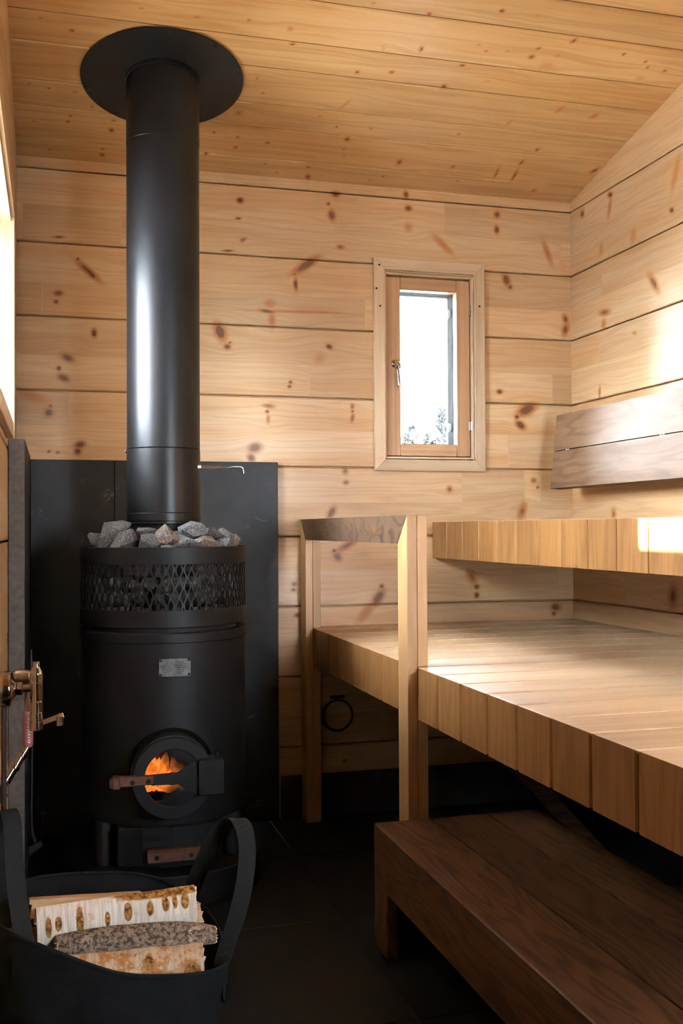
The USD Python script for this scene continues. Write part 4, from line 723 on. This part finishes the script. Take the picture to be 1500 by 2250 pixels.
# firewood: each split piece has wood and bark
def firewood(name_lab, p0, p1, rad, a0, a1, roll, barkmat, patches=(), seed=0, wob=.006, bow=0., tip=0.):
    """A split log between p0 and p1: a sector of a round (a0..a1 degrees, bark outside), rolled about its axis."""
    p0, p1 = np.asarray(p0, float), np.asarray(p1, float); L = np.linalg.norm(p1 - p0); d = (p1 - p0) / L; up = np.array([0, 0, 1.0]) - d * d[2]; up /= np.linalg.norm(up); fw = np.cross(up, d)   # fw points away from or to the camera
    nu, na = 90, 30; u = np.linspace(0, 1, nu); an = np.radians(np.linspace(a0, a1, na) + roll)
    cen = (a0 + a1) / 2; apex = -.42 * rad * np.array([math.cos(math.radians(cen + roll)), math.sin(math.radians(cen + roll))])
    def place(a, b, uu):                                  # a along -fw (towards the camera), b along up
        return p0 + np.outer(uu, d * L) + np.outer(a, -fw) + np.outer(b, up)
    wx = meshkit.fbm(np.stack([u * 5, u * 0 + seed, u * 0], 1), 3, seed) - .5
    arc = []
    for i in range(nu):
        r_ = rad * (1 + .10 * (meshkit.fbm(np.stack([np.full(na, u[i] * 7), an * 1.5, np.full(na, seed * 2.3)], 1), 4, seed) - .5)) * (1 - tip * max(0, u[i] - .7) ** 2 * 6)
        arc.append(np.stack([r_ * np.cos(an) + apex[0] + wx[i] * wob, r_ * np.sin(an) + apex[1] + wx[i] * wob * .6 - bow * 4 * u[i] * (1 - u[i])], 1))
    arc = np.array(arc)
    ap = np.stack([apex[0] + wx * wob, apex[1] + wx * wob * .6 - bow * 4 * u * (1 - u)], 1)
    # wood core: apex line + split faces (rough) + arc just below the bark
    ns = 7; rows_ = []
    for i in range(nu):
        e0, e1 = arc[i, 0], arc[i, -1]; s = np.linspace(0, 1, ns)[1:-1]
        f0 = ap[i] + np.outer(s, e0 - ap[i]); f1 = e1 + np.outer(s, ap[i] - e1)
        nz = (meshkit.fbm(np.stack([np.full(2 * (ns - 2), u[i] * 3.), np.linspace(0, 9, 2 * (ns - 2)), np.full(2 * (ns - 2), seed)], 1), 3, seed + 9) - .5) * .010
        f0 = f0 + nz[:ns - 2, None]; f1 = f1 + nz[ns - 2:, None]
        rows_.append(np.vstack([[ap[i]], f0, arc[i] * .985 + ap[i] * .015, f1]))
    Rw = np.array(rows_); m_ = Rw.shape[1]; ends = (meshkit.noise(np.stack([np.arange(m_) * 1.7, np.full(m_, seed * 1.0), np.zeros(m_)], 1)) - .5) * .012
    V = np.concatenate([place(Rw[i, :, 0], Rw[i, :, 1], np.full(m_, u[i]) + (ends / L if i in (0, nu - 1) else 0)) for i in range(nu)])
    F = [(i * m_ + k, i * m_ + (k + 1) % m_, (i + 1) * m_ + (k + 1) % m_, (i + 1) * m_ + k) for i in range(nu - 1) for k in range(m_)]
    c = len(V); V = np.vstack([V, V[:m_].mean(0), V[-m_:].mean(0)]); T3 = [(c, (k + 1) % m_, k) for k in range(m_)] + [(c + 1, (nu - 1) * m_ + k, (nu - 1) * m_ + (k + 1) % m_) for k in range(m_)]
    F = np.array(F); core = trimesh.Trimesh(V, np.vstack([F[:, [0, 1, 2]], F[:, [0, 2, 3]], np.array(T3)]), process=False)
    if core.volume < 0: core.invert()
    base = (p0 + p1) / 2 - (0, 0, rad * .5); th_ = thing('firewood', name_lab, 'firewood', base, group='birch firewood in the bag')
    ax = np.stack([d, fw, up])
    sh = np.random.default_rng(seed).uniform(-9, 9, 3)
    obj('wood', core, SPLIT, th_, smooth=28, grain=lambda P: (P - p0) @ ax.T + sh, tone=np.random.default_rng(seed).uniform(.3, .9))
    o = np.concatenate([place((arc[i] * 1.0 + (arc[i] - ap[i]) / rad * .0022)[:, 0], (arc[i] + (arc[i] - ap[i]) / rad * .0022)[:, 1], np.full(na, u[i])) for i in range(nu)])
    q = np.concatenate([place((arc[i] * .99 + ap[i] * .01)[:, 0], (arc[i] * .99 + ap[i] * .01)[:, 1], np.full(na, u[i])) for i in range(nu)]); n0 = len(o)
    Fo = grid_faces(nu, na); b_ = [i for i in range(na)] + [i * na + na - 1 for i in range(1, nu)] + [(nu - 1) * na + k for k in range(na - 2, -1, -1)] + [i * na for i in range(nu - 2, 0, -1)]
    S = [(b_[k], b_[(k + 1) % len(b_)], b_[(k + 1) % len(b_)] + n0, b_[k] + n0) for k in range(len(b_))]
    sk_ = tri((np.vstack([o, q]), np.vstack([Fo, Fo[:, ::-1] + n0, np.array(S)[:, ::-1]])))
    if sk_.volume < 0: sk_.invert()
    def kn(P):
        loc = (P - p0) @ ax.T; uu = loc[:, 0] / L; hh = loc[:, 2] / rad; k = np.zeros(len(P))
        for (pu, ph, au, ah) in patches: k = np.maximum(k, np.exp(-.55 * (((uu - pu) / au) ** 2 + ((hh - ph) / ah) ** 2)))
        return k
    obj('bark', sk_, barkmat, th_, smooth=40, grain=lambda P: (P - p0) @ ax.T + sh, knot=kn)
PATCH = [(.07, .1, .016, .35), (.13, .2, .018, .25), (.26, .15, .020, .50), (.43, .1, .014, .28), (.56, .25, .022, .34), (.70, .25, .018, .26), (.80, .35, .020, .26), (.86, .4, .014, .24), (.925, .35, .022, .26)]
firewood('white birch log with orange peel marks lying on top of the bagged firewood', (-.030, 2.10, .371), (.275, 2.115, .381), .045, -55, 58, 2, BARKW, PATCH + [(.85, .80, .30, .16), (.62, .86, .12, .08)], 1, wob=.004)
firewood('pale split log without bark showing, behind the white birch log', (-.042, 2.170, .385), (.175, 2.175, .375), .040, 190, 320, 0, BARKD, (), 2)
firewood('thin dark log with rough grey bark under the white birch log', (.006, 2.062, .341), (.312, 2.082, .327), .026, -50, 75, 12, BARKD, (), 3, bow=-.008, tip=.6)
firewood('peeling orange-brown birch log lowest at the front of the bag', (.004, 2.045, .292), (.280, 2.050, .277), .050, -55, 75, 10, BARKO, [(.35, -.2, .08, .4), (.92, .1, .05, .3), (.62, .5, .03, .2)], 4)
firewood('pale wedge of firewood sticking out at the wall side of the bag', (-.080, 2.16, .338), (.05, 2.20, .318), .036, 200, 330, 0, BARKD, (), 5)
firewood('dark-barked short log end beneath the white birch log', (-.030, 2.065, .312), (.00, 2.16, .29), .035, -60, 60, 20, BARKD, (), 6)
firewood('pinkish split log behind the dark one at the strap end of the bag', (.08, 2.16, .328), (.292, 2.165, .338), .040, 20, 150, 0, BARKO, (), 7)
firewood('log buried low in the bag with only its bark edge showing', (.03, 2.14, .235), (.28, 2.13, .245), .055, -60, 70, 0, BARKO, (), 8)

# ---------------------------------------------------------------- tap, hand shower and pipe on the left wall
YT = 2.50; ZP = .772
tp = thing('water_tap', 'chrome wall tap with an upright body and a short angled spout', 'tap', (XL, YT, .68))
obj('wall_flange', lathe([(.040, 0), (.041, .003), (.041, .030), (.039, .034), (.036, .035)], (XL + .0005, YT, ZP), (1, 0, 0), 48), CHROME, tp, smooth=35)
obj('cone', lathe([(.036, .0), (.020, .010), (.016, .012)], (XL + .035, YT, ZP), (1, 0, 0), 32), CHROME, tp, smooth=35)
obj('hex_nut', lathe([(.013, 0), (.0165, .003), (.0165, .013), (.013, .016)], (XL + .046, YT, ZP + .001), (1, 0, 0), 6), CHROME, tp)
XT = -.036; 
obj('nipple', cyl((XL + .058, YT, ZP), (XT, YT, ZP), .009, 24), CHROME, tp, smooth=35)
bd = obj('body', lathe([(.0155, .676), (.0162, .678), (.0162, .695), (.0155, .696), (.0158, .697), (.0158, .716), (.0150, .717), (.0152, .718), (.0152, .741), (.0140, .743), (.0140, .745), (.0155, .746), (.0155, .784), (.0148, .785), (.0152, .786), (.0152, .803), (.0145, .809), (.0100, .816), (.0082, .821), (.0080, .832), (.0070, .833)], (XT, YT, 0), n=40), CHROME, tp, smooth=30)
obj('spout', cat_([box(-.003, .003, -.0065, .0065, 0, .052, .0015)]).apply_transform(frame_to((XT + .012, YT - .005, .692), (.93, -.15, .33))), CHROME, tp)
obj('nozzle', cyl((XT + .052, YT - .012, .685), (XT + .052, YT - .012, .708), .0085, 24, .0015), CHROME, tp, smooth=30)
# second fitting behind with the hand shower
hs = thing('hand_shower', 'chrome hand shower with a pink printed sleeve hanging behind the tap', 'hand shower', (XL, 2.62, .6))
Y2 = 2.66
obj('wall_elbow', cat_([lathe([(.017, 0), (.020, .004), (.020, .036), (.015, .042)], (XL + .035, Y2, .775), (1, 0, 0), 32), lathe([(.018, 0), (.018, .03)], (XL + .001, Y2, .775), (1, 0, 0), 32)]), CHROME, hs, smooth=35)
obj('holder', tube([(XL + .075, Y2, .775), (XL + .078, Y2 - .01, .755), (XL + .074, Y2 - .02, .72), (XL + .070, Y2 - .03, .685)], .010, 16), CHROME, hs, smooth=60)
sl_ = obj('sleeve', lathe([(.0085, .612), (.0125, .618), (.0125, .69), (.011, .698)], (XL + .069, Y2 - .03, 0), n=32), PINK, hs, smooth=35, label='dusty pink printed sleeve')
tx = meshkit.text_mesh('eminis', .0085, .0006, False); v = np.array(tx.vertices); w_ = v[:, 0].max(); a_ = (v[:, 1] - .0045) / .0125 - math.radians(75)
tx.vertices = np.stack([XL + .069 + (.0124 + v[:, 2]) * np.cos(-math.pi + (-(v[:, 1] - .0045) / .0125) + math.radians(100)), Y2 - .03 + (.0124 + v[:, 2]) * np.sin(-math.pi + (-(v[:, 1] - .0045) / .0125) + math.radians(100)), .622 + (v[:, 0]) / w_ * .064], 1)
obj('sleeve_print', tx, PRINT, sl_)
A, B = np.array([XL + .068, Y2 - .035, .612]), np.array([XL + .018, Y2 - .06, .540]); dd = B - A
obj('shower_head', lathe([(.009, 0), (.0095, .016), (.012, .018), (.012, .024), (.010, .026), (.011, .046), (.0135, .049), (.0135, .055), (.011, .058), (.0125, .085), (.0135, .092)], A, dd, 28), CHROME, hs, smooth=30)
hp = [(XL + .018, Y2 - .06, .540), (XL + .014, Y2 - .06, .51), (XL + .0135, Y2 - .06, .48), (XL + .0135, Y2 - .06, .3), (XL + .0135, Y2 - .06, .01)]
obj('hose', tube(spline(hp, 30), .0055, 12), plain('hose_sheath', (.09, .08, .08), .35, .8), hs, smooth=60)
for z in (.528, .502, .425, .405, .37): obj('hose_collar', cyl((XL + .0145, Y2 - .06, z), (XL + .0145, Y2 - .06, z + .008), .0092, 20, .0015), CHROME, hs, smooth=30)
pp_ = thing('supply_pipe', 'dark upright water pipe on the wall beneath the tap', 'pipe', (XL, 2.5, 0))
obj('pipe', cyl((XL + .020, 2.50, .002), (XL + .020, 2.50, .735), .006, 16), plain('dark_pipe', (.05, .035, .035), .35, .6), pp_, smooth=30)
obj('pipe_clip', box(XL, XL + .026, 2.492, 2.508, .40, .43, .002), CHROME, pp_)
ck = obj('wall_catch', cat_([box(XL, XL + .010, 2.59, 2.612, .49, .53, .002), box(XL + .010, XL + .014, 2.594, 2.608, .498, .522, .001)]), IRON, None, label='small black catch screwed to the log wall below the tap', cat='catch', origin=(XL, 2.6, .49))
hz = thing('hose', 'thin black hose running down the slate slab beside the stove', 'hose', (-.06, 3.62, 0))
obj('tube', tube(spline([(-.070, 3.60, .74), (-.066, 3.60, .60), (-.0655, 3.60, .45), (-.067, 3.60, .30), (-.068, 3.60, .17), (-.060, 3.60, .12), (-.055, 3.60, .09)], 40), .0055, 12), RUBBER, hz, smooth=60)
obj('nozzle', prism([(-.078, .055), (-.030, .095), (-.036, .115), (-.078, .095)], 'y', 3.585, 3.61, .003), RUBBER, hz)
# black hose ring hanging under the bench
hk = thing('hose_ring', 'round black rubber ring hanging on the log wall under the lower bench', 'ring', (1.088, YB, .335))
an = np.linspace(0, 2 * math.pi, 72, endpoint=False)
obj('ring', tube(np.stack([1.088 + .0605 * np.cos(an), np.full(72, YB - .0065), .394 + .0605 * np.sin(an)], 1), .0042, 12, True), RUBBER, hk, smooth=60)
obj('hook', cat_([cyl((1.088, YB, .4575), (1.088, YB - .016, .4575), .0025, 10), box(1.06, 1.116, YB - .006, YB, .4605, .472, .001)]), IRON, hk)

# ---------------------------------------------------------------- outside
gd = obj('ground', box(-60, 60, -60, 90, -.75, -.7, .01), SNOW, None, kind='structure', label='snow-covered ground outside the windows')
obj('foundation', cat_([box(XL - .2, XR + .2, YF - .2, YB + .2, -.7, -.061, .01)]), plain('concrete', (.35, .35, .34), .8), fl)
r = np.random.default_rng(21)
def tree(x, y, h, w, lab, seed):
    rr = np.random.default_rng(seed); t = thing('tree', lab, 'tree', (x, y, -.7), group='trees beyond the small window')
    obj('trunk', tube([(x, y, -.72), (x + .05, y, -.7 + h * .5), (x, y, -.7 + h * .95)], [w * .06, w * .04, .02], 8), TRUNK, t, smooth=60)
    N = 2600; f = rr.random(N) ** .8; ang = rr.random(N) * 2 * math.pi; R = w * (1 - f) ** .8 * (.35 + .65 * rr.random(N) ** .5) * (1 + .35 * np.sin(f * 40 + 3 * ang)); P = np.stack([x + R * np.cos(ang), y + R * np.sin(ang), -.7 + h * (.12 + .9 * f)], 1)
    s = rr.uniform(.10, .26, (N, 1)) * (h / 5); a = rr.normal(size=(N, 3)); a /= np.linalg.norm(a, axis=1, keepdims=True); b = rr.normal(size=(N, 3)); b -= (a * b).sum(1, keepdims=True) * a; b /= np.linalg.norm(b, axis=1, keepdims=True)
    V = np.stack([P + a * s, P - a * s * .5 + b * s * .4, P - a * s * .5 - b * s * .4], 1).reshape(-1, 3); obj('crown', (V, np.arange(3 * N).reshape(-1, 3)), FOL, t)
for k, (dx, dist, h, w, lab) in enumerate([(.352, 24, 4.2, 1.1, 'bushy frosted tree beyond the window, nearest its handle side'), (.369, 30, 4.6, 1.2, 'low frosted tree in the middle of the window view'), (.385, 26, 4.9, .8, 'tallest narrow frosted spruce in the window view'), (.398, 33, 4.5, 1.3, 'frosted tree beside the hinge side of the window view'), (.36, 40, 4.9, 1.6, 'far pale tree showing between the nearer frosted ones'), (.374, 47, 5.6, 1.4, 'far pale tree directly behind the narrow spruce')]):
    tree(dx * dist, dist, h, w, lab, 60 + k)
